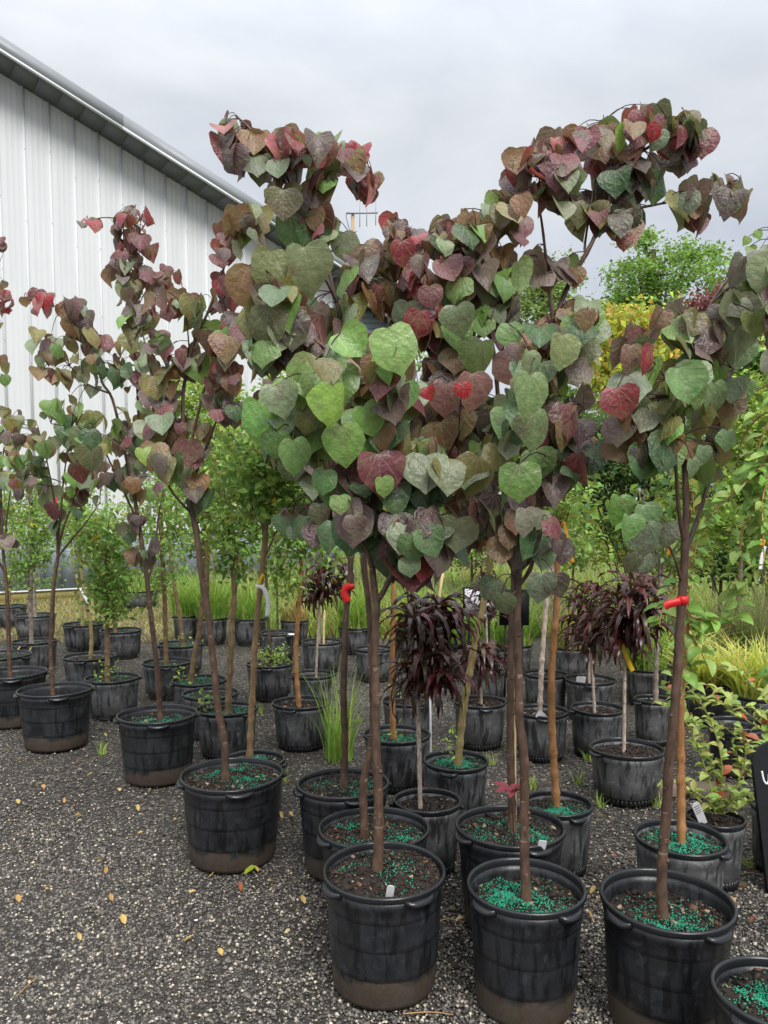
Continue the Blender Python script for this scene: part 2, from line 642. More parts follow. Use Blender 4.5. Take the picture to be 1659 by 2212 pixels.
def octas(C, S, rotz, col, flat=0.6, jit=0.25):
    """many irregular octahedra: centres C (n,3), sizes S (n,), colours (n,3)"""
    n = len(C)
    base = np.array([[1, 0, 0], [0, 1, 0], [-1, 0, 0], [0, -1, 0], [0, 0, flat], [0, 0, -flat]], dtype=np.float32)
    V = np.broadcast_to(base, (n, 6, 3)).copy()
    V *= 1 + NR.uniform(-jit, jit, (n, 6, 1))
    V[:, :4, 2] += NR.uniform(-0.3, 0.3, (n, 4)) * flat
    V[:, :, 1] *= NR.uniform(0.65, 1.0, (n, 1))
    c, s = np.cos(rotz)[:, None], np.sin(rotz)[:, None]
    X = V[:, :, 0] * c - V[:, :, 1] * s
    Y = V[:, :, 0] * s + V[:, :, 1] * c
    V = np.stack([X, Y, V[:, :, 2]], -1) * S[:, None, None] + C[:, None, :]
    f = np.array([[0, 1, 4], [1, 2, 4], [2, 3, 4], [3, 0, 4], [1, 0, 5], [2, 1, 5], [3, 2, 5], [0, 3, 5]])
    Fc = (f[None] + (np.arange(n) * 6)[:, None, None]).reshape(-1, 3)
    return V.reshape(-1, 3), Fc, np.repeat(col, 6, axis=0)


def gravel():
    n = 160000
    x = NR.uniform(-260, 1920, n)
    y = 1330 + (NR.uniform(0, 1, n) ** 0.8) * 960
    dx, dz = ray_np(x, y)
    t = -EYE / dz
    X, Y = dx * t, t
    # loose stones lie in drifts
    dr = np.sin(X * 2.1 + 1.3 * np.sin(Y * 1.7)) + np.sin(Y * 2.6 + X * 0.9)
    keep = NR.uniform(0, 1, n) < np.clip(0.72 + 0.22 * dr, 0.3, 1)
    X, Y = X[keep], Y[keep]
    n = len(X)
    S = np.clip(np.exp(NR.normal(math.log(0.0042), 0.42, n)), 0.002, 0.012)
    coarse = NR.uniform(0, 1, n) < 0.075
    S[coarse] = NR.uniform(0.0065, 0.0125, n)[coarse]
    u = NR.uniform(0, 1, n)
    col = np.empty((n, 3))
    g = NR.uniform(0.035, 0.165, n)
    col[:] = g[:, None] * np.array([1.12, 1.0, 0.87])
    lt = u > 0.80
    g2 = NR.uniform(0.24, 0.58, n)
    S[lt] = np.minimum(S[lt], 0.0095)
    col[lt] = (g2[:, None] * np.array([1.08, 0.95, 0.74]))[lt]
    md = (u > 0.70) & ~lt
    col[md] = (NR.uniform(0.12, 0.24, n)[:, None] * np.array([1.08, 1.0, 0.88]))[md]
    C = np.stack([X, Y, S * NR.uniform(0.05, 0.5, n) - 0.004], 1)
    V, Fc, cc = octas(C, S, NR.uniform(0, 6.28, n), col)
    o = add("gravel", mesh_np("gravel", V, Fc, M_STONE, False, cc), kind="stuff")
    o["label"] = "loose dark and cream gravel stones strewn over the yard"
    o["category"] = "gravel"


gravel()

# ------------------------------------------------------------------ metal shed
def shed():
    wall_m = NT("white_painted_steel")
    v = wall_m.coord("Object", (1, 1, 0.06))
    f = wall_m.noise(v, 9, 4)
    wall_m.base(wall_m.mix((0.60, 0.615, 0.62), (0.70, 0.71, 0.71), f))
    wall_m.rough(0.45)
    wall_m.spec(0.35)
    trim = simple("grey_roof_trim", (0.27, 0.285, 0.295), 0.4, 0.4, 3, 0.1)
    soff = simple("soffit_metal", (0.16, 0.17, 0.175), 0.5, 0.3, 6, 0.12)
    wains = simple("slate_grey_steel", (0.20, 0.225, 0.265), 0.42, 0.4, 2, 0.1)
    kick = simple("mossy_timber", (0.26, 0.22, 0.08), 0.8, 0.2, 8, 0.3)
    screw = simple("screw_head", (0.25, 0.26, 0.27), 0.4, 0.5)
    P0 = Vector((-6.79, 14.0, 0))
    d = Vector((0.818, 0.575, 0)).normalized()
    nrm = Vector((d.y, -d.x, 0))          # towards the camera side
    s = 0.425
    zt = lambda t: 9.32 - 0.345 * t
    root = empty("metal_shed", P0, "large white metal shed with grey wainscot and sloping gable roof edge", "building")
    rot = Matrix(((d.x, -nrm.x, 0), (d.y, -nrm.y, 0), (0, 0, 1)))
    root.rotation_euler = rot.to_euler()
    # local frame: x along wall, -y towards the camera
    wt = 1.22
    for k in range(-11, 16):
        x0, x1 = k * s + 0.02, (k + 1) * s + 0.02
        mb = MB()
        # pan with three shallow stiffening creases, slightly proud
        xs, ys = [x0], [0.0]
        for q in (0.28, 0.5, 0.72):
            xs += [x0 + (q - 0.02) * s, x0 + q * s, x0 + (q + 0.02) * s]
            ys += [0.0, -0.003, 0.0]
        xs.append(x1); ys.append(0.0)
        V, Fc = [], []
        for a, b in zip(xs, ys):
            V += [(a, b, wt), (a, b, zt(a) - 0.02)]
        for q in range(len(xs) - 1):
            Fc.append((2 * q, 2 * q + 2, 2 * q + 3, 2 * q + 1))
        n0 = len(V)
        V += [(x0, 0.04, wt), (x1, 0.04, wt), (x1, 0.04, zt(x1) - 0.02), (x0, 0.04, zt(x0) - 0.02)]
        Fc.append((n0, n0 + 3, n0 + 2, n0 + 1))
        mb.put(V, Fc)
        pn = add("wall_panel", mb.mesh("wall_panel", wall_m.m, False), root)
        # standing rib between pans
        mb = MB()
        x = x1
        V = [(x - 0.026, 0, wt), (x - 0.020, -0.042, wt), (x + 0.016, -0.042, wt), (x + 0.022, 0, wt)]
        V += [(a, b, zt(x) - 0.02) for a, b, c in V]
        mb.put(V, [(0, 1, 5, 4), (1, 2, 6, 5), (2, 3, 7, 6), (0, 3, 2, 1), (4, 5, 6, 7)])
        add("rib", mb.mesh("rib", wall_m.m, False), pn)
        mb = MB()
        zz = zt(x) - 1.1 + 0.2 * (k % 2)
        while zz > 1.4:
            mb.box((x, -0.045, zz), (0.013, 0.008, 0.013))
            zz -= 1.25
        add("screw", mb.mesh("screw", screw, False), pn)
    # wainscot
    for k in range(-8, 8):
        x0, x1 = k * 0.9, k * 0.9 + 0.892
        if x0 > 15 * s:
            break
        x1 = min(x1, 16 * s)
        mb = MB()
        for q in range(3):
            a = x0 + (x1 - x0) * q / 3
            b = x0 + (x1 - x0) * (q + 1) / 3
            mb.box(((a + b) / 2, -0.003 - 0.002 * (q % 2), (0.16 + wt - 0.02) / 2), (b - a - 0.006, 0.03, wt - 0.18))
            mb.box((b, -0.02, (0.16 + wt - 0.02) / 2), (0.02, 0.02, wt - 0.19))
        add("wainscot_panel", mb.mesh("wainscot_panel", wains, False), root)
    mb = MB()
    mb.box((0.9, -0.02, wt - 0.005), (11.9, 0.05, 0.03))
    mb.box((0.9, -0.035, 0.165), (11.9, 0.03, 0.03))
    add("drip_trim", mb.mesh("drip_trim", wall_m.m, False), root)
    mb = MB()
    mb.box((0.9, 0.01, 0.065), (11.9, 0.06, 0.19))
    add("kick_board", mb.mesh("kick_board", kick, False), root)
    # rake: soffit, fascia, roof skin; x from -4.7 to 7.4
    xa, xb = -4.7, 7.5
    ang = -math.atan(0.345)
    ov = 0.62

    def slab(name, m, y0, y1, z0, z1, par=root, a=xa, b=xb):
        V = []
        for xx in (a, b):
            for yy in (y0, y1):
                for zz in (z0, z1):
                    V.append((xx, yy, zt(xx) + zz))
        Fc = [(0, 1, 3, 2), (4, 6, 7, 5), (0, 4, 5, 1), (2, 3, 7, 6), (0, 2, 6, 4), (1, 5, 7, 3)]
        mb = MB(); mb.put(V, Fc)
        return add(name, mb.mesh(name, m, False), par)
    # soffit panels one by one
    k = xa
    while k < xb - 0.3:
        slab("soffit_panel", soff, -ov + 0.02, -0.002, -0.015 - 0.004 * (int((k - xa) / 0.38) % 2), 0.015, root, k, min(k + 0.374, xb))
        k += 0.38
    fs = [xa, -1.2, 2.0, 5.2, xb]
    for i in range(4):
        slab("fascia", trim, -ov - 0.03 - 0.002 * (i % 2), -ov + 0.018, 0.0, 0.235 - 0.003 * (i % 2), root, fs[i], fs[i + 1] + 0.02)
        slab("fascia_lip", wall_m.m, -ov - 0.05, -ov - 0.012, -0.035, 0.012 - 0.002 * (i % 2), root, fs[i], fs[i + 1])
    slab("roof", trim, -ov + 0.02, 9.0, 0.18, 0.245, root)
    mb = MB()
    xc = 16 * s + 0.02
    mb.box((xc + 0.05, -0.0, (zt(xc)) / 2 + 0.1), (0.1, 0.08, zt(xc) - 0.25))
    add("corner_trim", mb.mesh("corner_trim", trim, False), root)
    mb = MB()
    V = [(xc, 0.05, 0.1), (xc, 9, 0.1), (xc, 9, zt(xc)), (xc, 0.05, zt(xc)), (xc - 0.1, 0.05, 0.1), (xc - 0.1, 9, 0.1), (xc - 0.1, 9, zt(xc)), (xc - 0.1, 0.05, zt(xc))]
    mb.put(V, [(0, 1, 2, 3), (4, 7, 6, 5), (0, 3, 7, 4), (1, 5, 6, 2)])
    add("side_wall", mb.mesh("side_wall", wall_m.m, False), root)


shed()


def house():
    sid = simple("grey_siding", (0.22, 0.25, 0.29), 0.6, 0.3, 2, 0.08)
    wht = simple("cream_rake_board", (0.74, 0.70, 0.66), 0.5, 0.3, 2, 0.05)
    dark = simple("dark_shingle", (0.05, 0.055, 0.055), 0.8, 0.2, 12, 0.3)
    D = 27.0
    c = P(770, 1120, D); c.z = 0
    root = empty("grey_house", c, "grey clapboard house with cream gable boards seen past the shed corner", "building")
    # gable facing the camera: ridge near pixel 735,600, falling to the right
    top = P(725, 628, D).z
    xr = P(905, 725, D).x - c.x
    xl = -4.0
    xt = P(725, 628, D).x - c.x
    eave = P(905, 725, D).z
    zat = lambda x: top - abs(x - xt) * (top - eave) / (xr - xt)
    z = 0.2
    while z < top - 0.05:
        h = 0.2
        # board limits under the roof slope
        half = (top - (z + h)) / ((top - eave) / (xr - xt))
        a, b = max(xt - half, xl), min(xt + half, xr - 0.35)
        if b - a > 0.2:
            mb = MB()
            mb.put([(a, 0, z), (b, 0, z), (b, 0.03, z + h), (a, 0.03, z + h), (a, 0.2, z), (b, 0.2, z), (b, 0.2, z + h), (a, 0.2, z + h)],
                   [(0, 1, 2, 3), (4, 7, 6, 5), (0, 4, 5, 1), (3, 2, 6, 7), (0, 3, 7, 4), (1, 5, 6, 2)])
            add("siding_board", mb.mesh("siding_board", sid, False), root)
        z += h
    for sgn in (-1, 1):
        xe = xr if sgn > 0 else 2 * xt - xr
        V = []
        for xx in (xt, xe):
            for yy in (-0.55, -0.35):
                for dz in (-0.05, 0.5):
                    V.append((xx, yy, zat(xx) + dz))
        mb = MB(); mb.put(V, [(0, 1, 3, 2), (4, 6, 7, 5), (0, 4, 5, 1), (2, 3, 7, 6), (0, 2, 6, 4), (1, 5, 7, 3)])
        add("rake_board", mb.mesh("rake_board", wht, False), root)
        V = []
        for xx in (xt, xe + 0.1 * sgn):
            for yy in (-0.65, 8):
                for dz in (0.51, 0.62):
                    V.append((xx, yy, zat(xx) + dz))
        mb = MB(); mb.put(V, [(0, 1, 3, 2), (4, 6, 7, 5), (0, 4, 5, 1), (2, 3, 7, 6), (0, 2, 6, 4), (1, 5, 7, 3)])
        add("roof", mb.mesh("roof", dark, False), root)
    # antenna standing on the roof
    Da = 30.0
    pt = P(762, 460, Da)
    bz = 6.0
    ar = empty("tv_antenna", (pt.x, pt.y, bz), "small yagi antenna on a wooden mast above the grey house", "antenna")
    mb = MB(); mb.tube([(0, 0, 0), (0, 0, pt.z - bz)], 0.07, 8)
    add("mast", mb.mesh("mast", simple("mast_wood", (0.42, 0.30, 0.16), 0.7, 0.2, 6, 0.2)), ar)
    mb = MB(); mb.tube([(-0.25, -0.1, pt.z - bz - 0.05), (0.95, -0.1, pt.z - bz - 0.03)], 0.035, 8)
    add("boom", mb.mesh("boom", M_METAL), ar)
    for x, h in ((0.27, 0.52), (0.53, 0.49), (0.87, 0.45)):
        mb = MB(); mb.tube([(x, -0.12, pt.z - bz - 0.05 - h), (x, -0.12, pt.z - bz - 0.05 + h)], 0.016, 6)
        add("element", mb.mesh("element", M_METAL), ar)
    mb = MB(); mb.tube(smooth_path([(-0.15, -0.1, pt.z - bz), (-0.25, -0.1, pt.z - bz - 0.1), (-0.18, -0.1, pt.z - bz - 0.45), (-0.07, -0.1, pt.z - bz - 0.8)]), 0.012, 5)
    add("cable", mb.mesh("cable", M_INK), ar)


house()

# ------------------------------------------------------------------ pots
PLACED = []
_pot_cache = {}


def lathe(prof, seg, wob):
    """prof [(r,z)], wob(theta, t)-> radius factor, t = row fraction"""
    th = np.arange(seg) * 2 * math.pi / seg
    V = []
    for q, (r, z) in enumerate(prof):
        f = wob(th, z)
        V.append(np.stack([np.cos(th) * r * f, np.sin(th) * r * f, np.full(seg, z)], 1))
    V = np.concatenate(V)
    i = np.arange(len(prof) - 1)[:, None] * seg
    j = np.arange(seg)[None, :]
    k = (j + 1) % seg
    Fc = np.stack([i + j, i + k, i + seg + k, i + seg + j], -1).reshape(-1, 4)
    return V, Fc


def make_pot(root, Rr, h, style, soil_drop, fert, seed, det=1.0, mound=0.0):
    rr = random.Random(seed)
    p2, p3, a2, a3 = rr.uniform(0, 6), rr.uniform(0, 6), rr.uniform(0.004, 0.03), rr.uniform(0.003, 0.012)
    p2 = rr.choice((0.1, 3.2)) + rr.uniform(-0.5, 0.5)
    wob = lambda th, z: 1 + (0.25 + 0.75 * z / h) * (a2 * np.cos(2 * th - p2) + a3 * np.cos(3 * th - p3))
    seg = 48 if det > 0.6 else 28
    taper = 0.83 if style == 'black' else 0.86
    rb = Rr * taper
    rat = lambda z: rb + (Rr * 0.965 - rb) * (z / h)
    if style == 'black':
        prof = [(0.001, 0.004), (rb * 0.9, 0.002), (rb * 0.97, 0.006), (rat(0.02), 0.022)]
        for k in (0.27, 0.52, 0.76):
            z = h * k
            prof += [(rat(z - 0.012) , z - 0.012), (rat(z) - 0.0012, z - 0.006), (rat(z) - 0.0016, z - 0.002), (rat(z) + 0.0025, z + 0.002), (rat(z) + 0.002, z + 0.014)]
        prof += [(rat(h - 0.055), h - 0.055), (rat(h - 0.05) + 0.004, h - 0.047), (rat(h) + 0.003, h - 0.022)]
        mat = M_POT_BLACK
    else:
        prof = [(0.001, 0.004), (rb * 0.84, 0.002), (rb * 0.90, 0.008), (rb * 0.90, 0.035), (rat(0.045), 0.045)]
        prof += [(rat(h * 0.5), h * 0.5), (rat(h - 0.06), h - 0.06), (rat(h - 0.055) + 0.004, h - 0.052), (rat(h - 0.04) + 0.004, h - 0.04), (rat(h) + 0.001, h - 0.02)]
        mat = M_POT_GREY
    zs = h - soil_drop
    inner = [(rat(h) - 0.003, h - 0.021), (rat(h) - 0.006, h - 0.045), (rat(h - 0.06) - 0.008, h - 0.06), (rat(zs) - 0.010, min(zs - 0.03, h - 0.07))]
    V, Fc = lathe(prof + inner, seg, wob)
    pot = add("pot", mesh_np("pot", V, Fc, mat), root)
    # flutes at the foot of grey pots
    if style != 'black' and det > 0.6:
        mb = MB()
        for q in range(44):
            a = q * 2 * math.pi / 44
            r_ = rb * 0.905
            mb.box((math.cos(a) * r_, math.sin(a) * r_, 0.02), (0.014, 0.012, 0.036), Matrix.Rotation(a, 3, 'Z'))
        o = add("foot_flutes", mb.mesh("foot_flutes", M_RIM, False), pot)
    # rolled rim
    lip = [(Rr * 0.965 + 0.002, h - 0.024), (Rr - 0.002, h - 0.020), (Rr + 0.003, h - 0.013), (Rr + 0.0015, h - 0.010), (Rr + 0.003, h - 0.006), (Rr, h - 0.0005), (Rr - 0.006, h), (Rr - 0.009, h - 0.006), (Rr * 0.965 - 0.004, h - 0.024)]
    V, Fc = lathe(lip, seg, wob)
    add("rim", mesh_np("rim", V, Fc, M_RIM), pot)
    # grip tabs under the rim
    n = 4 if style == 'black' else 2
    a0 = rr.uniform(0, 6.28)
    if style == 'black':
        a0 = -math.pi / 2 + rr.uniform(0.25, 0.65)
    for q in range(n):
        ac = a0 + q * 2 * math.pi / n
        V, Fc = [], []
        m = 11
        for e in range(m):
            u = e / (m - 1) * 2 - 1
            a = ac + u * 0.27
            w = float(wob(np.array([a]), h)[0])
            b = max(0.0, 1 - abs(u) ** 3.5)
            ro, ri = (Rr + 0.002 + 0.017 * b) * w, (Rr - 0.004) * w
            zt_, zb = h - 0.016 - 0.010 * b, h - 0.026 - 0.008 * b
            for r_, z in ((ri, h - 0.006 - 0.006 * b), (ro, zt_), (ro - 0.002, zb), (ri - 0.005, h - 0.036)):
                V.append((math.cos(a) * r_, math.sin(a) * r_, z))
        for e in range(m - 1):
            for g in range(4):
                Fc.append((e * 4 + g, e * 4 + (g + 1) % 4, e * 4 + 4 + (g + 1) % 4, e * 4 + 4 + g))
        Fc += [(0, 3, 2, 1), ((m - 1) * 4, (m - 1) * 4 + 1, (m - 1) * 4 + 2, (m - 1) * 4 + 3)]
        add("handle", mesh_np("handle", np.array(V), np.array(Fc), M_RIM, False), pot)
    # soil
    rs = rat(zs) - 0.006
    rows, sg = 12, 36
    V = [(0, 0, zs + mound)]
    ph = [rr.uniform(0, 6) for _ in range(6)]

    def hz(x, y):
        q = math.hypot(x, y) / rs
        return zs + mound * (1 - q * q) + 0.006 * math.sin(x * 31 + ph[0]) * math.cos(y * 27 + ph[1]) + 0.004 * math.sin(x * 70 + y * 50 + ph[2]) + 0.008 * math.sin(x * 12 + ph[3]) * math.sin(y * 11 + ph[4])
    for i in range(1, rows + 1):
        for j in range(sg):
            a = j * 2 * math.pi / sg
            w = float(1 + (0.25 + 0.75 * zs / h) * (a2 * math.cos(2 * a - p2) + a3 * math.cos(3 * a - p3)))
            r_ = rs * i / rows * w
            x, y = math.cos(a) * r_, math.sin(a) * r_
            V.append((x, y, hz(x, y) + (rr.uniform(-0.003, 0.003) if i < rows else 0)))
    Fq = [(1 + (i - 1) * sg + j, 1 + (i - 1) * sg + (j + 1) % sg, 1 + i * sg + (j + 1) % sg, 1 + i * sg + j) for i in range(1, rows) for j in range(sg)]
    Ft = [(0, 1 + j, 1 + (j + 1) % sg) for j in range(sg)]
    so = add("soil", mesh_np("soil", V, [np.array(Fq), np.array(Ft)], M_SOIL), root)
    # bark chips
    nch = int((950 if det > 0.6 else 140) * (Rr / 0.2) ** 2 * (1 if det > 0.6 else 0.6))
    mb = MB()
    for _ in range(nch):
        a, q = rr.uniform(0, 6.28), math.sqrt(rr.random()) * rs * 0.97
        x, y = math.cos(a) * q, math.sin(a) * q
        L = rr.lognormvariate(math.log(0.0085), 0.5)
        L = min(L, 0.032)
        g = rr.random()
        if g < 0.86:
            k = rr.uniform(0.5, 1.7)
            c = (0.022 * k, 0.015 * k, 0.011 * k)
        elif g < 0.96:
            k = rr.uniform(0.6, 1.3)
            c = (0.11 * k, 0.055 * k, 0.028 * k)
        else:
            k = rr.uniform(0.6, 1.2)
            c = (0.34 * k, 0.26 * k, 0.17 * k)
        rot = Matrix.Rotation(rr.uniform(0, 6.28), 3, 'Z') @ Matrix.Rotation(rr.gauss(0, 0.5), 3, 'Y') @ Matrix.Rotation(rr.gauss(0, 0.5), 3, 'X')
        w_ = L * rr.uniform(0.2, 0.7)
        mb.box((x, y, hz(x, y) + 0.003), (L, w_, w_ * rr.uniform(0.2, 0.6)), rot, c)
    o = add("bark_chips", mb.mesh("bark_chips", M_CHIP, False), so, kind="stuff")
    # green fertiliser prills in drifts
    if fert:
        pts = []
        ncl = rr.randint(4, 7)
        cl = []
        for _ in range(ncl):
            a, q = rr.uniform(0, 6.28), rs * rr.uniform(0.2, 0.75)
            cl.append((math.cos(a) * q, math.sin(a) * q, rr.uniform(0.025, 0.06) * Rr / 0.2))
        npr = int(fert * (1150 if det > 0.6 else 500))
        while len(pts) < npr:
            if rr.random() < 0.93:
                cx, cy, sg_ = rr.choice(cl)
                x, y = rr.gauss(cx, sg_ * 1.2), rr.gauss(cy, sg_ * 0.8)
            else:
                a, q = rr.uniform(0, 6.28), math.sqrt(rr.random()) * rs * 0.95
                x, y = math.cos(a) * q, math.sin(a) * q
            if math.hypot(x, y) < rs * 0.95:
                pts.append((x, y, hz(x, y) + rr.uniform(0.003, 0.007)))
        C = np.array(pts)
        g = NR.uniform(0.65, 1.2, (len(C), 1))
        col = np.array([[0.022, 0.30, 0.17]]) * g
        V, Fc, cc = octas(C, NR.uniform(0.0024, 0.0038, len(C)), NR.uniform(0, 6.28, len(C)), col, 0.9, 0.12)
        add("fertilizer_prills", mesh_np("fertilizer_prills", V, Fc, M_PRILL, True, cc), so, kind="stuff")
    return pot, so, zs


def pot_thing(name, label, cat, group, cx, cy, w, style='black', h=0.38, drop=0.05, fert=0.6, mound=0.0, nudge=0.0):
    c = on_plane(cx, cy, h)
    D = c.y + nudge
    c = P(cx, cy, D) if nudge else c
    Rr = 0.5 * w * D / F_ - 0.006
    root = empty(name, (c.x, c.y, 0), label, cat, group)
    det = 1.0 if D < 5.2 else 0.3
    make_pot(root, Rr, h, style, drop, fert, int(cx * 7 + cy), det, mound)
    PLACED.append((label[:40], c.x, c.y, Rr))
    return root, D, h - drop + mound


# ------------------------------------------------------------------ leaves
def heart_leaf(name, seed, asp=1.0):
    rr = random.Random(seed)
    out = [(0.0, 0.0), (0.13, -0.055), (0.30, -0.065), (0.46, 0.04), (0.545, 0.21), (0.555, 0.40), (0.485, 0.59), (0.34, 0.75), (0.14, 0.88), (0.0, 0.985)]
    n = len(out)
    fold, curl, twist = rr.uniform(0.04, 0.48), rr.uniform(0.08, 0.55), rr.uniform(-0.35, 0.35)
    edge = rr.uniform(-0.2, 0.45)
    V, UV = [], []
    for i, (x, y) in enumerate(out):
        ym = 0 if i < 3 else 1.0 * (i - 2) / (n - 3)
        for s, fr in ((-1, 1), (-1, 0.52), (0, 0), (1, 0.52), (1, 1)):
            xx = s * x * fr * asp * (1 + 0.06 * math.sin(i * 1.7 + seed * s))
            yy = ym + (y - ym) * fr
            z = fold * abs(xx) - curl * max(yy, 0) ** 2 * 0.9 - 0.12 * curl * yy
            z -= edge * (abs(xx) * 1.6) ** 2.6
            z += twist * xx * yy
            z += 0.022 * math.sin(yy * 9 + seed) * fr + rr.uniform(-0.008, 0.008)
            V.append((xx, yy, z))
            UV.append((xx, yy))
    Fq = [(i * 5 + j, i * 5 + j + 1, i * 5 + 6 + j, i * 5 + 5 + j) for i in range(n - 1) for j in range(4)]
    return mesh_np(name, V, np.array(Fq), M_LEAF, True, None, UV)


HEARTS = [heart_leaf("leaf", s, 0.86 + 0.035 * (s % 9)) for s in range(18)]


def lance_leaf(name, seed, w=0.11, droop=0.9, mat=None, n=8, wave=0.03):
    rr = random.Random(seed)
    V = []
    a = rr.uniform(0.1, 0.35)
    x_, z_ = 0.0, 0.0
    step = 1.0 / (n - 1)
    px, pz, an = 0.0, 0.0, rr.uniform(0.2, 0.7)
    for i in range(n):
        t = i / (n - 1)
        ww = w * math.sin(math.pi * min(1, 0.06 + t * 0.94)) ** 0.8 * (1 - 0.25 * t)
        tw = wave * math.sin(t * 14 + seed)
        V += [(-ww, px, pz + ww * 0.5 + tw), (0, px, pz), (ww, px, pz + ww * 0.5 - tw)]
        px += math.cos(an) * step
        pz += math.sin(an) * step
        an -= droop * rr.uniform(0.8, 1.3) * step * 1.9
    Fq = [(i * 3 + j, i * 3 + j + 1, i * 3 + 4 + j, i * 3 + 3 + j) for i in range(n - 1) for j in range(2)]
    return mesh_np(name, V, np.array(Fq), mat or M_BLADE, True)


PEACH = [lance_leaf("leaf", s, 0.062 + 0.008 * (s % 3), 1.0 + 0.2 * (s % 4), M_PEACH) for s in range(10)]
OVATE = [lance_leaf("leaf", s + 40, 0.26 + 0.02 * (s % 3), 0.35 + 0.2 * (s % 3), M_BLADE, 7, 0.015) for s in range(6)]

C_GREEN, C_DEEP, C_GREY = (0.13, 0.24, 0.055), (0.05, 0.105, 0.04), (0.165, 0.205, 0.12)
C_OLIVE, C_BRONZE, C_PURP = (0.165, 0.15, 0.05), (0.17, 0.095, 0.045), (0.125, 0.085, 0.082)
C_MAR, C_WINE, C_PINK, C_LIME = (0.135, 0.036, 0.046), (0.25, 0.022, 0.036), (0.33, 0.105, 0.11), (0.24, 0.42, 0.09)
C_DPURP = (0.055, 0.033, 0.036)
PAL = {
    'red': ((C_MAR, .36), (C_WINE, .17), (C_PURP, .22), (C_BRONZE, .13), (C_GREY, .06), (C_PINK, .06)),
    'mix': ((C_PURP, .20), (C_OLIVE, .19), (C_BRONZE, .19), (C_GREEN, .10), (C_GREY, .15), (C_MAR, .12), (C_DEEP, .05)),
    'green': ((C_GREEN, .26), (C_GREY, .24), (C_OLIVE, .22), (C_DEEP, .18), (C_BRONZE, .06), (C_LIME, .04)),
    'dark': ((C_DEEP, .26), (C_PURP, .20), (C_DPURP, .22), (C_BRONZE, .16), (C_MAR, .08), (C_GREY, .08)),
    'grey': ((C_GREY, .4), (C_PURP, .35), (C_OLIVE, .15), (C_GREEN, .1)),
    'lime': ((C_LIME, .5), (C_GREEN, .35), (C_OLIVE, .15)),
}


def pick(pal, rr):
    u = rr.random()
    for c, w in PAL[pal]:
        u -= w
        if u <= 0:
            break
    k = 1.42 * rr.uniform(0.72, 1.28)
    return (c[0] * k * rr.uniform(0.9, 1.1), c[1] * k * rr.uniform(0.9, 1.1), c[2] * k, 1.0)


def leaf_matrix(pos, tip, nrm, s):
    y = tip.normalized()
    z = (nrm - y * nrm.dot(y))
    if z.length < 1e-4:
        z = y.orthogonal()
    z.normalize()
    x = y.cross(z)
    return Matrix(((x.x * s, y.x * s, z.x * s, pos.x), (x.y * s, y.y * s, z.y * s, pos.y), (x.z * s, y.z * s, z.z * s, pos.z), (0, 0, 0, 1)))


def knobby(path, r0, r1, rr, every=0.07, amp=0.16):
    """radii along a path with swollen nodes"""
    L = [0.0]
    for a, b in zip(path[:-1], path[1:]):
        L.append(L[-1] + (b - a).length)
    tot = L[-1] + 1e-6
    ph = rr.uniform(0, every)
    out = []
    for l in L:
        r = r0 + (r1 - r0) * (l / tot)
        d = ((l + ph) % every) / every
        out.append(r * (1 + amp * math.exp(-((d - 0.5) / 0.13) ** 2) + rr.uniform(-0.03, 0.03)))
    return out


def resample(path, step):
    out = [path[0]]
    for a, b in zip(path[:-1], path[1:]):
        n = max(1, int((b - a).length / step))
        for i in range(1, n + 1):
            out.append(a.lerp(b, i / n))
    return out


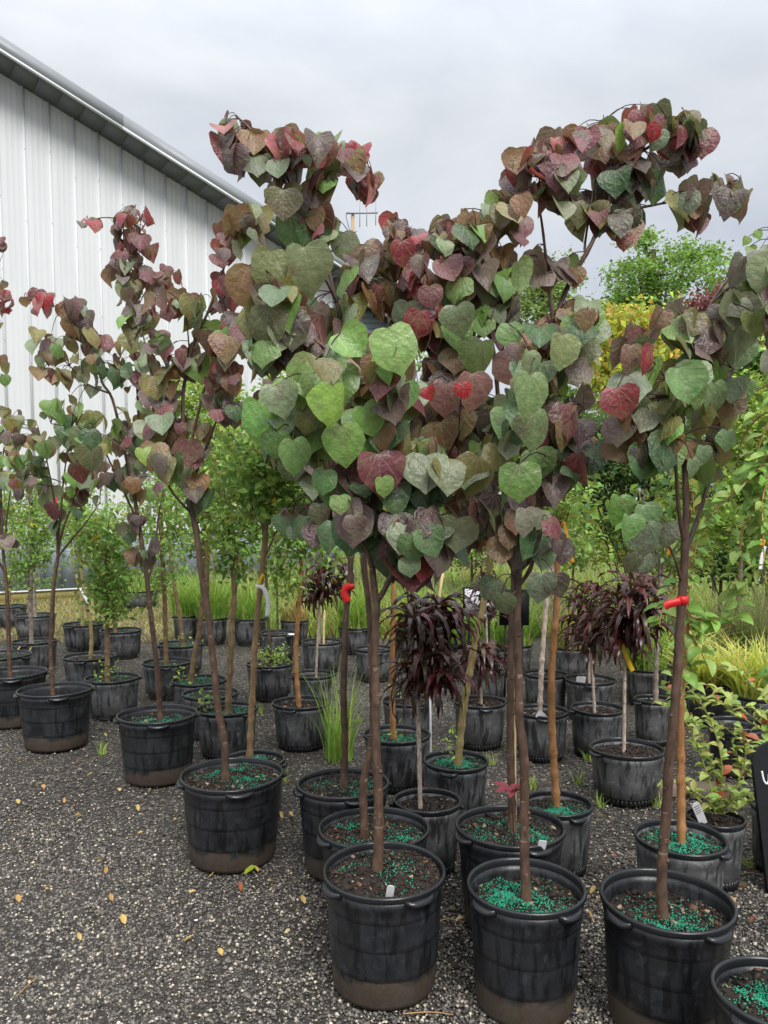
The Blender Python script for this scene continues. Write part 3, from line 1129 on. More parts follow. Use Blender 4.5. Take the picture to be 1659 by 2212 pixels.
def redbud(root, D, zs, seed, trunk, branches, clumps, heroes=(), r0=0.016, size=0.112, bark_m=None, flare=True):
    """trunk: [(x,y)] pixels from soil up; branches: [(pts, dz_end, r)]; clumps: (x,y,rx,ry,n,palette)"""
    rr = random.Random(seed)
    base = Vector(root.location)
    bark_m = bark_m or M_BARK_RED
    samples = []          # (px, py, world)

    def pathw(pts, d0, d1):
        w = []
        n = len(pts)
        for i, p in enumerate(pts):
            t = i / max(1, n - 1)
            w.append(P(p[0], p[1], d0 + (d1 - d0) * t))
        return w
    d_soil = D
    tw = pathw(trunk, d_soil, D)
    tw[0].z = zs - 0.03
    tw = resample(smooth_path(tw, 4), 0.012)
    rad = knobby(tw, r0, r0 * 0.72, rr, 0.085, 0.14)
    for i in range(min(6, len(rad))):
        rad[i] *= 1 + 0.28 * (1 - i / 6)
    V, Fq = tube_arrays([p - base for p in tw], rad, 10)
    tr = add("trunk", mesh_np("trunk", V, Fq, bark_m), root)
    # pruning knots
    for _ in range(6):
        mb = MB()
        i = rr.randint(len(tw) // 10, len(tw) - 2)
        a = rr.uniform(0, 6.28)
        dv = Vector((math.cos(a), math.sin(a), 0.25))
        q = tw[i] - base + dv * rad[i] * 0.6
        mb.tube([q, q + dv * rad[i] * 0.55, q + dv * rad[i] * 0.7], [rad[i] * 0.5, rad[i] * 0.42, rad[i] * 0.2], 7)
        add("knot", mb.mesh("knot", bark_m), tr)
    for p, q in zip(tw[::3], range(len(tw[::3]))):
        samples.append(p)
    samples = samples[-max(3, len(samples) // 5):]
    bw = []
    allw = [tw]
    for pts, dz, r in branches:
        p0 = pts[0]
        # start at the nearest existing wood
        best, bd = None, 1e9
        tgt = P(p0[0], p0[1], D)
        for wv in allw:
            for q in wv:
                dd = (q.x - tgt.x) ** 2 + (q.z - tgt.z) ** 2
                if dd < bd:
                    bd, best = dd, q
        w = pathw(pts, best.y, best.y + dz)
        if bd < 0.09 ** 2:
            w[0] = best.copy()
        else:
            w = [best.copy()] + w
        w = resample(smooth_path(w, 4), 0.02)
        rd = knobby(w, r, max(r * 0.3, 0.0016), rr, 0.05, 0.18)
        V, Fq = tube_arrays([p - base for p in w], rd, 7)
        add("branch", mesh_np("branch", V, Fq, bark_m), root)
        allw.append(w)
        bw.append(w)
        samples += w[2::2]
    S = np.array([tuple(p) for p in samples])
    # leaves
    todo = []
    for (x, y, rx, ry, n, pal) in clumps:
        for _ in range(int(n * 1.12 + 0.5)):
            a, q = rr.uniform(0, 6.28), math.sqrt(rr.random())
            xx, yy = x + math.cos(a) * q * rx, y + math.sin(a) * q * ry
            s = size * min(1.35, max(0.45, rr.gauss(1, 0.22)))
            if pal == 'red':
                s *= 0.88
            todo.append((xx, yy, s, pick(pal, rr), None, min(rx, 70) * D / F_))
    for (x, y, spx, c, rotd, fwd) in heroes:
        todo.append((x, y, spx * D / F_ / 1.03, (c[0] * 1.15, c[1] * 1.15, c[2] * 1.15, 1), (rotd, fwd), 0.0))
    crown_mb = MB()
    leaves = []
    ax = tw[-1]
    for (xx, yy, s, c, hero, spread) in todo:
        g = P(xx, yy, D)
        d2 = (S[:, 0] - g.x) ** 2 + (S[:, 2] - g.z) ** 2
        k = int(np.argmin(d2 * np.array([1.0]) + rr.random() * 1e-5))
        near = Vector(S[k])
        if hero:
            dep = near.y - hero[1] + rr.uniform(-0.07, 0.07)
        else:
            dep = near.y + rr.gauss(0, 0.55) * max(spread, 0.06) + rr.gauss(0, 0.03)
        b = P(xx, yy, dep)
        if hero:
            tip = Vector((math.sin(hero[0]), rr.uniform(-0.25, 0.05), -math.cos(hero[0])))
            nrm = Vector((rr.gauss(0, 0.38), -1, rr.uniform(0.1, 0.75)))
            b = b - tip * s * 0.45
        else:
            out = Vector((b.x - near.x, b.y - near.y, 0))
            if out.length > 1e-3:
                out.normalize()
            dirn = Vector((rr.gauss(0, 0.55), rr.gauss(-0.38, 0.6), 0)) + out * 0.45
            tip = Vector((dirn.x * 0.55 + rr.gauss(0, 0.16), dirn.y * 0.55, -rr.uniform(0.45, 1.1)))
            nrm = dirn + Vector((rr.gauss(0, .2), rr.gauss(0, .2), rr.uniform(0.25, 0.9)))
            b = b - tip.normalized() * s * 0.45
        # petiole, arching from the wood to the leaf base; extended by a twig if far
        d3 = (S[:, 0] - b.x) ** 2 + (S[:, 1] - b.y) ** 2 + (S[:, 2] - b.z) ** 2
        near = Vector(S[int(np.argmin(d3))])
        L = (b - near).length
        mid = near.lerp(b, 0.55) + Vector((0, 0, 0.12 * L + 0.004))
        r = 0.0011 if L < 0.12 else 0.0016
        crown_mb.tube(smooth_path([near - base, mid - base, b - base], 3), np.linspace(r * 1.5, r, 7), 4, None, False)
        leaves.append((b - base, tip, nrm, s, c))
    crown = add("crown", crown_mb.mesh("crown", M_TWIG_RED), root)
    for i, (b, tip, nrm, s, c) in enumerate(leaves):
        o = bpy.data.objects.new("leaf", HEARTS[rr.randrange(len(HEARTS))])
        COL.objects.link(o)
        o.parent = crown
        o.matrix_local = leaf_matrix(b, tip, nrm, s)
        o.color = c
    return allw


GB = "potted redbud trees along the front row"


def rb(label, pot, zargs, **kw):
    cx, cy, w = pot
    root, D, zs = pot_thing("potted_redbud_tree", label, "potted tree", GB, cx, cy, w, **zargs)
    return root, D, redbud(root, D, zs, int(cx * 13 + cy), **kw)


# ---- front row of redbuds ------------------------------------------------
rb("purple redbud in wet black pot beside the muddy-footed pot, trunk forked low",
   (27, 1451, 145), dict(drop=0.06, fert=0.4),
   trunk=[(22, 1459), (19, 1390), (16, 1300), (11, 1235)],
   branches=[([(11, 1235), (6, 1180), (2, 1090), (5, 1000), (15, 930)], 0.1, 0.012),
             ([(11, 1240), (-6, 1205), (-30, 1150), (-50, 1050)], -0.1, 0.008),
             ([(8, 1195), (14, 1130), (21, 1070), (34, 990)], -0.15, 0.007),
             ([(3, 1060), (-20, 900), (-30, 760), (5, 650)], 0.1, 0.006),
             ([(-30, 780), (-25, 640), (10, 540)], 0.1, 0.005)],
   clumps=[(8, 530, 16, 16, 4, 'red'), (5, 640, 30, 32, 10, 'red'), (-30, 700, 30, 50, 10, 'mix'), (0, 800, 22, 25, 4, 'green'),
           (30, 930, 42, 40, 16, 'mix'), (25, 1010, 48, 48, 22, 'green'), (-10, 1080, 35, 50, 12, 'dark'), (12, 1165, 18, 20, 4, 'dark')], r0=0.017, size=0.085)

rb("redbud with three upright forks in the banded pot of muddy foot near the shed",
   (119, 1487, 158), dict(drop=0.09, fert=0.35),
   trunk=[(115, 1497), (110, 1420), (112, 1340), (116, 1265), (125, 1203)],
   branches=[([(125, 1203), (122, 1130), (114, 1060), (100, 990), (90, 950)], -0.1, 0.009),
             ([(126, 1195), (134, 1150), (150, 1105), (162, 1066), (175, 1000)], 0.1, 0.009),
             ([(127, 1205), (155, 1165), (185, 1130), (216, 1085)], -0.15, 0.008),
             ([(126, 1180), (131, 1110), (138, 1030), (150, 950), (160, 900)], 0.05, 0.008)],
   clumps=[(50, 935, 40, 30, 9, 'mix'), (85, 985, 45, 40, 12, 'green'), (140, 960, 45, 45, 14, 'green'), (190, 1010, 45, 45, 12, 'mix'),
           (120, 1045, 60, 35, 14, 'green'), (165, 1040, 35, 35, 9, 'red'), (60, 1040, 40, 35, 8, 'dark'), (115, 1120, 25, 20, 4, 'dark'), (180, 1085, 35, 25, 7, 'dark')], r0=0.016, size=0.085)

rb("tall redbud leaning left with wine red tip against the white shed wall",
   (340, 1540, 174), dict(drop=0.05, fert=0.55),
   trunk=[(347, 1551), (343, 1500), (338, 1430), (327, 1340), (319, 1265), (308, 1185), (298, 1120)],
   branches=[([(298, 1120), (288, 1061), (266, 959), (243, 863), (221, 827), (211, 789), (189, 731), (154, 690), (106, 655), (60, 645)], -0.2, 0.011),
             ([(300, 1130), (243, 1010), (224, 975), (170, 930), (110, 915)], -0.25, 0.007),
             ([(321, 1262), (334, 1200), (342, 1120), (352, 1060), (362, 1000)], 0.15, 0.007),
             ([(290, 1070), (300, 960), (296, 830), (286, 709), (273, 629), (268, 540), (262, 480), (225, 470), (190, 478)], 0.15, 0.009),
             ([(280, 650), (300, 560), (290, 490)], 0.05, 0.004),
             ([(283, 690), (320, 620), (365, 590)], 0.1, 0.004),
             ([(243, 863), (190, 830), (150, 790), (110, 750)], -0.15, 0.006)],
   clumps=[(190, 480, 22, 12, 4, 'red'), (285, 492, 45, 38, 22, 'red'), (290, 550, 45, 48, 24, 'red'), (255, 600, 28, 40, 12, 'red'), (350, 605, 48, 28, 15, 'red'),
           (285, 640, 35, 35, 10, 'mix'), (110, 655, 58, 20, 11, 'red'), (165, 680, 25, 28, 7, 'mix'), (105, 745, 42, 32, 14, 'mix'), (190, 745, 52, 35, 16, 'mix'),
           (120, 800, 38, 32, 10, 'mix'), (225, 820, 58, 42, 18, 'green'), (130, 885, 55, 26, 9, 'green'), (195, 930, 62, 42, 18, 'green'), (290, 870, 42, 45, 13, 'mix'),
           (280, 780, 35, 45, 14, 'mix'), (300, 960, 42, 42, 12, 'dark'), (240, 1010, 42, 40, 12, 'dark'), (300, 1045, 40, 30, 9, 'mix'), (288, 1140, 28, 22, 6, 'dark'), (312, 1200, 26, 30, 6, 'dark')],
   heroes=[(180, 945, 52, (0.15, 0.2, 0.09), 0.2, 0.1), (198, 990, 54, (0.13, 0.14, 0.06), -0.2, 0.1), (172, 1020, 46, (0.16, 0.05, 0.05), 0.3, 0.1)], r0=0.016, size=0.082)

rb("redbud with wavy trunk in black pot standing apart on open gravel",
   (501, 1669, 232), dict(drop=0.035, fert=0.55),
   trunk=[(487, 1678), (485, 1610), (471, 1530), (463, 1450), (450, 1330), (435, 1240), (424, 1150), (411, 1095)],
   branches=[([(411, 1095), (409, 1040), (397, 1000), (394, 975), (395, 900), (397, 837), (416, 747), (448, 677), (470, 616), (498, 540), (515, 490), (535, 470)], 0.1, 0.0105),
             ([(409, 1040), (397, 1023), (358, 965), (346, 885), (325, 800), (307, 715), (290, 660)], 0.15, 0.008),
             ([(408, 1010), (406, 987), (426, 901), (448, 821), (500, 741), (530, 700)], -0.15, 0.008),
             ([(412, 1050), (440, 980), (464, 917), (493, 847), (520, 790)], -0.2, 0.007),
             ([(408, 1110), (378, 1071), (346, 1026), (288, 984), (208, 930)], -0.2, 0.006),
             ([(448, 677), (480, 650), (500, 610)], -0.1, 0.004), ([(412, 760), (404, 700), (400, 670)], -0.05, 0.004)],
   clumps=[(290, 680, 32, 50, 12, 'mix'), (400, 668, 36, 26, 10, 'mix'), (345, 660, 32, 24, 7, 'red'), (480, 640, 26, 36, 10, 'red'), (487, 530, 22, 42, 10, 'red'),
           (535, 485, 42, 32, 15, 'mix'), (470, 745, 42, 42, 15, 'mix'), (405, 775, 34, 36, 11, 'mix'), (345, 770, 34, 42, 12, 'mix'), (520, 720, 36, 36, 10, 'red'),
           (350, 950, 52, 42, 14, 'mix'), (420, 945, 36, 46, 10, 'mix'), (480, 805, 34, 44, 12, 'red'), (480, 890, 32, 42, 9, 'dark'), (350, 870, 38, 40, 10, 'mix'), (330, 1010, 44, 28, 8, 'green'), (430, 1060, 28, 36, 6, 'dark'), (395, 1000, 40, 40, 6, 'mix')],
   heroes=[(380, 1000, 46, (0.11, 0.17, 0.07), 0.0, 0.12), (345, 1005, 46, (0.16, 0.14, 0.12), -0.4, 0.12)], r0=0.0165, size=0.085)

rb("redbud with red ribbon on its trunk, pot crowded behind two others",
   (741, 1688, 206), dict(drop=0.03, fert=0.3),
   trunk=[(742, 1702), (745, 1600), (742, 1500), (745, 1400), (748, 1320), (757, 1240), (757, 1205)],
   branches=[([(757, 1210), (745, 1180), (738, 1120), (720, 1050), (700, 980)], 0.1, 0.010),
             ([(757, 1230), (766, 1150), (770, 1060), (760, 960)], 0.15, 0.010),
             ([(738, 1120), (690, 1080), (640, 1000), (600, 900)], 0.0, 0.006)],
   clumps=[(660, 1130, 50, 32, 13, 'dark'), (720, 1130, 42, 36, 12, 'dark'), (700, 1060, 52, 36, 16, 'green'), (640, 980, 50, 48, 16, 'dark'), (600, 890, 45, 50, 14, 'dark'), (760, 1060, 40, 40, 10, 'dark'), (755, 960, 50, 45, 16, 'dark'), (690, 960, 50, 50, 14, 'dark')], r0=0.016, size=0.09)

rb("redbud with kinked stem in low black pot squeezed behind the tagged pot",
   (808, 1784, 248), dict(h=0.335, drop=0.04, fert=0.45),
   trunk=[(788, 1796), (785, 1700), (797, 1630), (806, 1560), (803, 1450), (800, 1360), (795, 1290)],
   branches=[([(795, 1290), (785, 1210), (790, 1120), (780, 1000), (765, 830), (748, 740), (725, 644), (694, 532), (660, 467), (620, 400), (590, 350), (545, 285), (510, 250)], 0.1, 0.0125),
             ([(670, 480), (690, 430), (700, 370), (735, 335), (790, 335)], 0.1, 0.005),
             ([(640, 430), (640, 370), (655, 330), (690, 310)], -0.1, 0.004),
             ([(725, 644), (700, 600), (660, 570), (590, 555), (560, 580)], -0.25, 0.006),
             ([(740, 700), (760, 640), (780, 570), (800, 540)], 0.0, 0.005),
             ([(765, 830), (700, 770), (630, 740), (560, 730)], -0.2, 0.007),
             ([(700, 545), (740, 520), (770, 500)], 0.1, 0.004)],
   clumps=[(492, 262, 14, 20, 4, 'red'), (505, 310, 28, 30, 10, 'red'), (550, 340, 38, 36, 11, 'mix'), (640, 325, 36, 24, 11, 'red'), (695, 335, 36, 30, 11, 'mix'), (755, 345, 28, 32, 8, 'red'), (785, 400, 26, 24, 9, 'red'),
           (610, 380, 36, 30, 9, 'mix'), (690, 395, 28, 26, 7, 'mix'), (615, 430, 28, 34, 7, 'mix'), (700, 465, 32, 44, 12, 'mix'), (690, 510, 22, 16, 4, 'mix'), (565, 690, 46, 46, 12, 'mix'), (610, 640, 40, 36, 8, 'mix'), (570, 760, 44, 40, 13, 'mix'),
           (640, 710, 50, 46, 15, 'mix'), (720, 690, 46, 40, 10, 'mix'), (790, 640, 42, 34, 11, 'mix'), (760, 590, 40, 25, 6, 'mix'), (830, 580, 30, 26, 6, 'mix'), (860, 650, 36, 34, 8, 'mix'), (665, 780, 60, 40, 16, 'mix'), (540, 720, 30, 30, 5, 'red')],
   heroes=[(630, 500, 74, (0.07, 0.15, 0.05), 0.1, 0.05), (580, 580, 82, (0.17, 0.19, 0.07), -0.15, 0.08), (668, 578, 92, (0.20, 0.24, 0.13), 0.25, 0.12), (620, 605, 80, (0.22, 0.19, 0.06), -0.1, 0.05),
           (545, 612, 84, (0.25, 0.15, 0.08), 0.2, 0.02), (742, 528, 60, (0.19, 0.23, 0.15), 0.0, 0.05), (800, 552, 66, (0.24, 0.15, 0.12), 0.5, 0.05), (572, 705, 80, (0.14, 0.15, 0.07), -0.2, 0.1), (630, 708, 78, (0.09, 0.07, 0.06), 0.15, 0.1),
           (560, 362, 62, (0.17, 0.22, 0.11), -0.15, 0.06), (505, 345, 60, (0.13, 0.08, 0.09), 0.3, 0.04), (612, 440, 66, (0.13, 0.12, 0.06), 0.0, 0.05), (690, 480, 70, (0.14, 0.06, 0.05), 0.2, 0.04), (705, 400, 52, (0.14, 0.17, 0.09), 0.1, 0.05),
           (640, 330, 52, (0.25, 0.13, 0.09), 0.2, 0.04), (700, 330, 56, (0.25, 0.13, 0.10), -0.3, 0.04), (755, 330, 46, (0.3, 0.035, 0.06), 0.2, 0.05)], r0=0.0155, size=0.09)

rb("redbud with bright lime lower leaves in the black pot holding a white tag",
   (830, 1874, 286), dict(drop=0.03, fert=0.16, mound=0.03),
   trunk=[(815, 1902), (818, 1800), (817, 1700), (812, 1600), (812, 1500), (810, 1400), (814, 1300)],
   branches=[([(814, 1305), (806, 1250), (799, 1128), (797, 1050), (800, 980), (795, 880), (770, 800)], 0.0, 0.012),
             ([(816, 1300), (830, 1275), (848, 1236), (891, 1139), (930, 1060), (950, 980)], -0.1, 0.0095),
             ([(806, 1245), (795, 1200), (773, 1157), (740, 1090), (690, 1000), (640, 930)], -0.15, 0.006),
             ([(800, 1140), (830, 1060), (850, 980), (840, 880), (850, 800)], -0.2, 0.007),
             ([(797, 1050), (740, 960), (700, 880), (690, 800)], -0.25, 0.006),
             ([(892, 1139), (880, 1050), (900, 960), (880, 880)], 0.1, 0.006)],
   clumps=[(650, 850, 56, 46, 16, 'green'), (740, 820, 56, 46, 15, 'green'), (800, 790, 52, 42, 14, 'mix'), (860, 830, 42, 46, 11, 'mix'), (600, 930, 46, 42, 11, 'green'), (690, 930, 62, 46, 16, 'green'),
           (790, 940, 60, 50, 17, 'mix'), (860, 960, 50, 52, 15, 'mix'), (840, 1040, 60, 40, 17, 'dark'), (770, 1060, 55, 42, 14, 'dark'), (900, 1060, 50, 46, 14, 'dark'), (940, 990, 44, 46, 12, 'mix'),
           (880, 1150, 62, 42, 17, 'dark'), (800, 1150, 50, 40, 11, 'dark'), (870, 1215, 46, 34, 11, 'dark'), (950, 1160, 55, 36, 12, 'dark'), (930, 1220, 40, 26, 7, 'red'), (880, 1245, 22, 14, 4, 'red')],
   heroes=[(855, 752, 88, (0.27, 0.43, 0.14), 0.35, 0.14), (760, 742, 70, (0.22, 0.40, 0.11), 0.8, 0.12), (724, 872, 76, (0.27, 0.45, 0.09), 0.15, 0.22), (744, 960, 82, (0.26, 0.46, 0.12), 0.15, 0.25), (545, 902, 78, (0.17, 0.38, 0.08), -0.25, 0.15),
           (640, 985, 70, (0.17, 0.31, 0.10), 0.2, 0.18), (868, 858, 66, (0.19, 0.36, 0.13), -0.1, 0.2), (605, 862, 62, (0.21, 0.27, 0.16), 0.3, 0.12), (800, 905, 66, (0.19, 0.36, 0.09), 0.5, 0.14), (800, 975, 58, (0.15, 0.34, 0.07), 0.3, 0.16),
           (660, 900, 60, (0.18, 0.19, 0.06), -0.3, 0.1), (680, 835, 56, (0.17, 0.25, 0.1), 0.1, 0.1), (595, 960, 56, (0.12, 0.24, 0.07), -0.1, 0.1), (830, 1052, 44, (0.22, 0.38, 0.10), 0.2, 0.2), (735, 1090, 40, (0.18, 0.30, 0.08), 0.1, 0.15),
           (768, 1135, 44, (0.17, 0.12, 0.11), 0.2, 0.2), (892, 1180, 58, (0.09, 0.17, 0.06), 0.2, 0.14), (930, 1170, 62, (0.10, 0.18, 0.08), 0.5, 0.14), (885, 1225, 40, (0.19, 0.27, 0.15), 0.1, 0.2), (785, 760, 56, (0.15, 0.13, 0.09), 0.15, 0.1), (625, 1010, 50, (0.09, 0.12, 0.06), 0.0, 0.1),
           (700, 1040, 50, (0.13, 0.27, 0.09), -0.1, 0.15), (690, 1110, 44, (0.10, 0.11, 0.06), 0.0, 0.12)], r0=0.0165, size=0.095)

rb("redbud beside a pale bamboo stake, red sprout at its base",
   (1103, 1780, 245), dict(drop=0.03, fert=0.5),
   trunk=[(1107, 1792), (1105, 1700), (1102, 1600), (1103, 1500), (1103, 1400), (1107, 1330), (1111, 1250)],
   branches=[([(1111, 1255), (1110, 1180), (1100, 1087), (1084, 989), (1073, 821), (1060, 720), (1053, 684), (1031, 647), (1003, 597), (960, 550), (900, 520), (860, 500)], 0.05, 0.012),
             ([(1100, 1090), (1060, 1000), (1010, 900), (970, 800), (940, 700), (915, 600)], 0.0, 0.008),
             ([(1073, 821), (1090, 720), (1085, 620), (1075, 520), (1110, 450)], 0.1, 0.006),
             ([(1003, 597), (1010, 540), (1030, 500)], -0.1, 0.004),
             ([(1110, 1200), (1070, 1188), (1019, 1095), (980, 1040)], -0.15, 0.006)],
   clumps=[(845, 495, 16, 16, 3, 'red'), (870, 520, 30, 28, 11, 'red'), (895, 575, 30, 46, 17, 'red'), (905, 660, 34, 50, 18, 'red'), (960, 520, 42, 30, 13, 'mix'), (1020, 490, 46, 34, 15, 'mix'), (1080, 470, 36, 34, 11, 'mix'), (1120, 480, 26, 36, 7, 'red'),
           (1000, 575, 56, 42, 18, 'mix'), (1075, 560, 40, 40, 10, 'mix'), (960, 640, 46, 46, 15, 'mix'), (1055, 630, 46, 42, 13, 'mix'), (1000, 700, 62, 42, 17, 'green'), (1085, 690, 46, 42, 12, 'mix'), (930, 740, 42, 46, 13, 'mix'),
           (980, 810, 56, 46, 17, 'dark'), (960, 890, 56, 50, 18, 'dark'), (1040, 910, 60, 50, 18, 'mix'), (960, 970, 50, 46, 14, 'dark'), (1030, 1000, 52, 42, 13, 'green'), (1000, 1070, 60, 42, 15, 'dark'), (1050, 1130, 55, 40, 12, 'dark'), (1000, 1150, 45, 36, 9, 'red')],
   heroes=[(990, 690, 62, (0.19, 0.24, 0.13), 0.1, 0.15), (1110, 795, 80, (0.29, 0.125, 0.13), 0.2, 0.3), (960, 860, 66, (0.28, 0.14, 0.14), -0.15, 0.25), (1022, 845, 74, (0.30, 0.15, 0.14), 0.05, 0.28), (925, 850, 28, (0.42, 0.015, 0.03), 0.2, 0.34), (1000, 842, 30, (0.40, 0.012, 0.03), 0.1, 0.34),
           (1030, 770, 74, (0.15, 0.22, 0.07), -0.4, 0.18), (955, 945, 70, (0.15, 0.08, 0.04), 0.1, 0.18), (1028, 1025, 84, (0.23, 0.22, 0.08), -0.15, 0.25), (1060, 990, 56, (0.15, 0.20, 0.09), 0.8, 0.22), (940, 1070, 56, (0.16, 0.18, 0.13), 0.0, 0.15),
           (930, 640, 46, (0.26, 0.11, 0.12), 0.1, 0.1), (905, 700, 60, (0.25, 0.05, 0.06), -0.1, 0.1), (870, 545, 50, (0.22, 0.035, 0.05), 0.1, 0.1), (1085, 470, 50, (0.19, 0.18, 0.12), -0.2, 0.08)], r0=0.0155, size=0.085)

rb("tall redbud with leggy high shoots in black pot thick with green pellets",
   (1136, 1908, 272), dict(drop=0.06, fert=1.25),
   trunk=[(1137, 1968), (1135, 1900), (1132, 1800), (1133, 1700), (1131, 1620), (1122, 1560), (1120, 1450), (1117, 1350), (1118, 1280)],
   branches=[([(1118, 1285), (1122, 1200), (1150, 1050), (1175, 900), (1190, 780), (1202, 689), (1229, 614), (1279, 524), (1322, 419), (1350, 360), (1390, 325), (1450, 290), (1495, 275)], 0.1, 0.0125),
             ([(1200, 700), (1192, 674), (1174, 509), (1164, 429), (1170, 370), (1210, 320)], -0.1, 0.006),
             ([(1279, 524), (1264, 524), (1284, 399), (1297, 324), (1304, 249)], 0.1, 0.004),
             ([(1322, 460), (1369, 452), (1464, 432), (1545, 410), (1599, 384)], 0.15, 0.005),
             ([(1119, 1270), (1100, 1215), (1070, 1180), (1030, 1120)], -0.1, 0.006),
             ([(1120, 1262), (1145, 1230), (1160, 1170), (1170, 1080), (1200, 1000)], -0.15, 0.007),
             ([(1150, 1050), (1120, 950), (1130, 860), (1170, 780)], -0.25, 0.007),
             ([(1185, 830), (1230, 760), (1270, 700)], -0.1, 0.006), ([(1160, 1000), (1220, 930), (1260, 880)], -0.15, 0.005)],
   clumps=[(1118, 365, 26, 34, 7, 'red'), (1165, 345, 32, 30, 11, 'red'), (1205, 370, 40, 36, 15, 'red'), (1205, 315, 24, 12, 4, 'red'), (1265, 305, 30, 30, 8, 'red'), (1325, 310, 34, 32, 10, 'mix'), (1385, 270, 26, 28, 8, 'red'), (1340, 355, 44, 28, 10, 'red'),
           (1440, 280, 36, 26, 9, 'mix'), (1490, 275, 30, 26, 9, 'mix'), (1470, 335, 30, 34, 9, 'red'), (1505, 310, 16, 30, 6, 'red'), (1330, 395, 42, 22, 9, 'dark'), (1400, 385, 34, 26, 7, 'dark'), (1225, 440, 40, 26, 10, 'dark'), (1270, 460, 32, 36, 8, 'mix'), (1140, 420, 32, 28, 7, 'mix'),
           (1350, 470, 40, 30, 9, 'dark'), (1490, 430, 30, 26, 6, 'grey'), (1510, 465, 28, 22, 6, 'red'), (1575, 420, 34, 22, 9, 'grey'), (1595, 440, 20, 22, 5, 'red'), (1160, 585, 44, 18, 7, 'mix'), (1225, 590, 28, 22, 5, 'mix'),
           (1230, 700, 30, 38, 8, 'mix'), (1270, 690, 28, 24, 7, 'mix'), (1160, 760, 50, 42, 13, 'mix'), (1240, 780, 42, 36, 10, 'mix'), (1170, 840, 50, 46, 13, 'green'), (1130, 900, 50, 46, 12, 'green'), (1220, 900, 46, 46, 12, 'mix'), (1180, 960, 52, 42, 13, 'dark'),
           (1110, 980, 46, 42, 10, 'green'), (1250, 970, 46, 46, 12, 'dark'), (1130, 1050, 52, 42, 12, 'dark'), (1200, 1040, 46, 40, 10, 'dark'), (1160, 1120, 50, 36, 10, 'dark'), (1080, 1100, 46, 36, 9, 'dark'), (1110, 1180, 50, 26, 9, 'dark'), (1190, 1180, 30, 30, 6, 'dark')],
   heroes=[(1215, 760, 66, (0.21, 0.26, 0.11), 0.0, 0.3), (1150, 850, 78, (0.17, 0.25, 0.10), 0.1, 0.3), (1160, 925, 76, (0.13, 0.19, 0.08), 0.1, 0.32), (1125, 1040, 72, (0.13, 0.24, 0.06), 0.1, 0.3), (1165, 1000, 60, (0.14, 0.24, 0.08), 0.2, 0.28), (1100, 725, 52, (0.20, 0.33, 0.13), 0.0, 0.25),
           (1138, 1128, 58, (0.22, 0.21, 0.17), 0.1, 0.3), (1170, 1270, 66, (0.13, 0.16, 0.11), 0.0, 0.12), (1085, 1305, 50, (0.12, 0.15, 0.08), 0.1, 0.1), (1060, 1270, 50, (0.10, 0.14, 0.08), -0.6, 0.05), (1205, 1265, 50, (0.08, 0.055, 0.05), 0.3, 0.05), (1110, 1300, 48, (0.07, 0.06, 0.055), 0.2, -0.05),
           (1220, 940, 62, (0.19, 0.14, 0.06), 0.2, 0.2), (1270, 690, 44, (0.24, 0.16, 0.09), 0.1, 0.1), (1225, 690, 50, (0.26, 0.13, 0.08), 0.1, 0.1), (1185, 900, 50, (0.13, 0.08, 0.07), 0.2, 0.2), (1350, 520, 40, (0.22, 0.07, 0.05), 0.0, 0.05), (1352, 480, 56, (0.10, 0.11, 0.07), 0.1, 0.05), (1250, 460, 56, (0.13, 0.13, 0.06), 0.2, 0.05),
           (1265, 302, 50, (0.24, 0.08, 0.10), 0.05, 0.05), (1120, 375, 56, (0.25, 0.06, 0.08), 0.1, 0.05), (1420, 282, 34, (0.34, 0.02, 0.04), 0.05, 0.08), (1490, 435, 46, (0.18, 0.22, 0.15), 0.0, 0.06), (1505, 470, 42, (0.28, 0.04, 0.06), 0.3, 0.03), (1205, 380, 50, (0.16, 0.07, 0.09), 0.1, 0.05)], r0=0.0155, size=0.074)

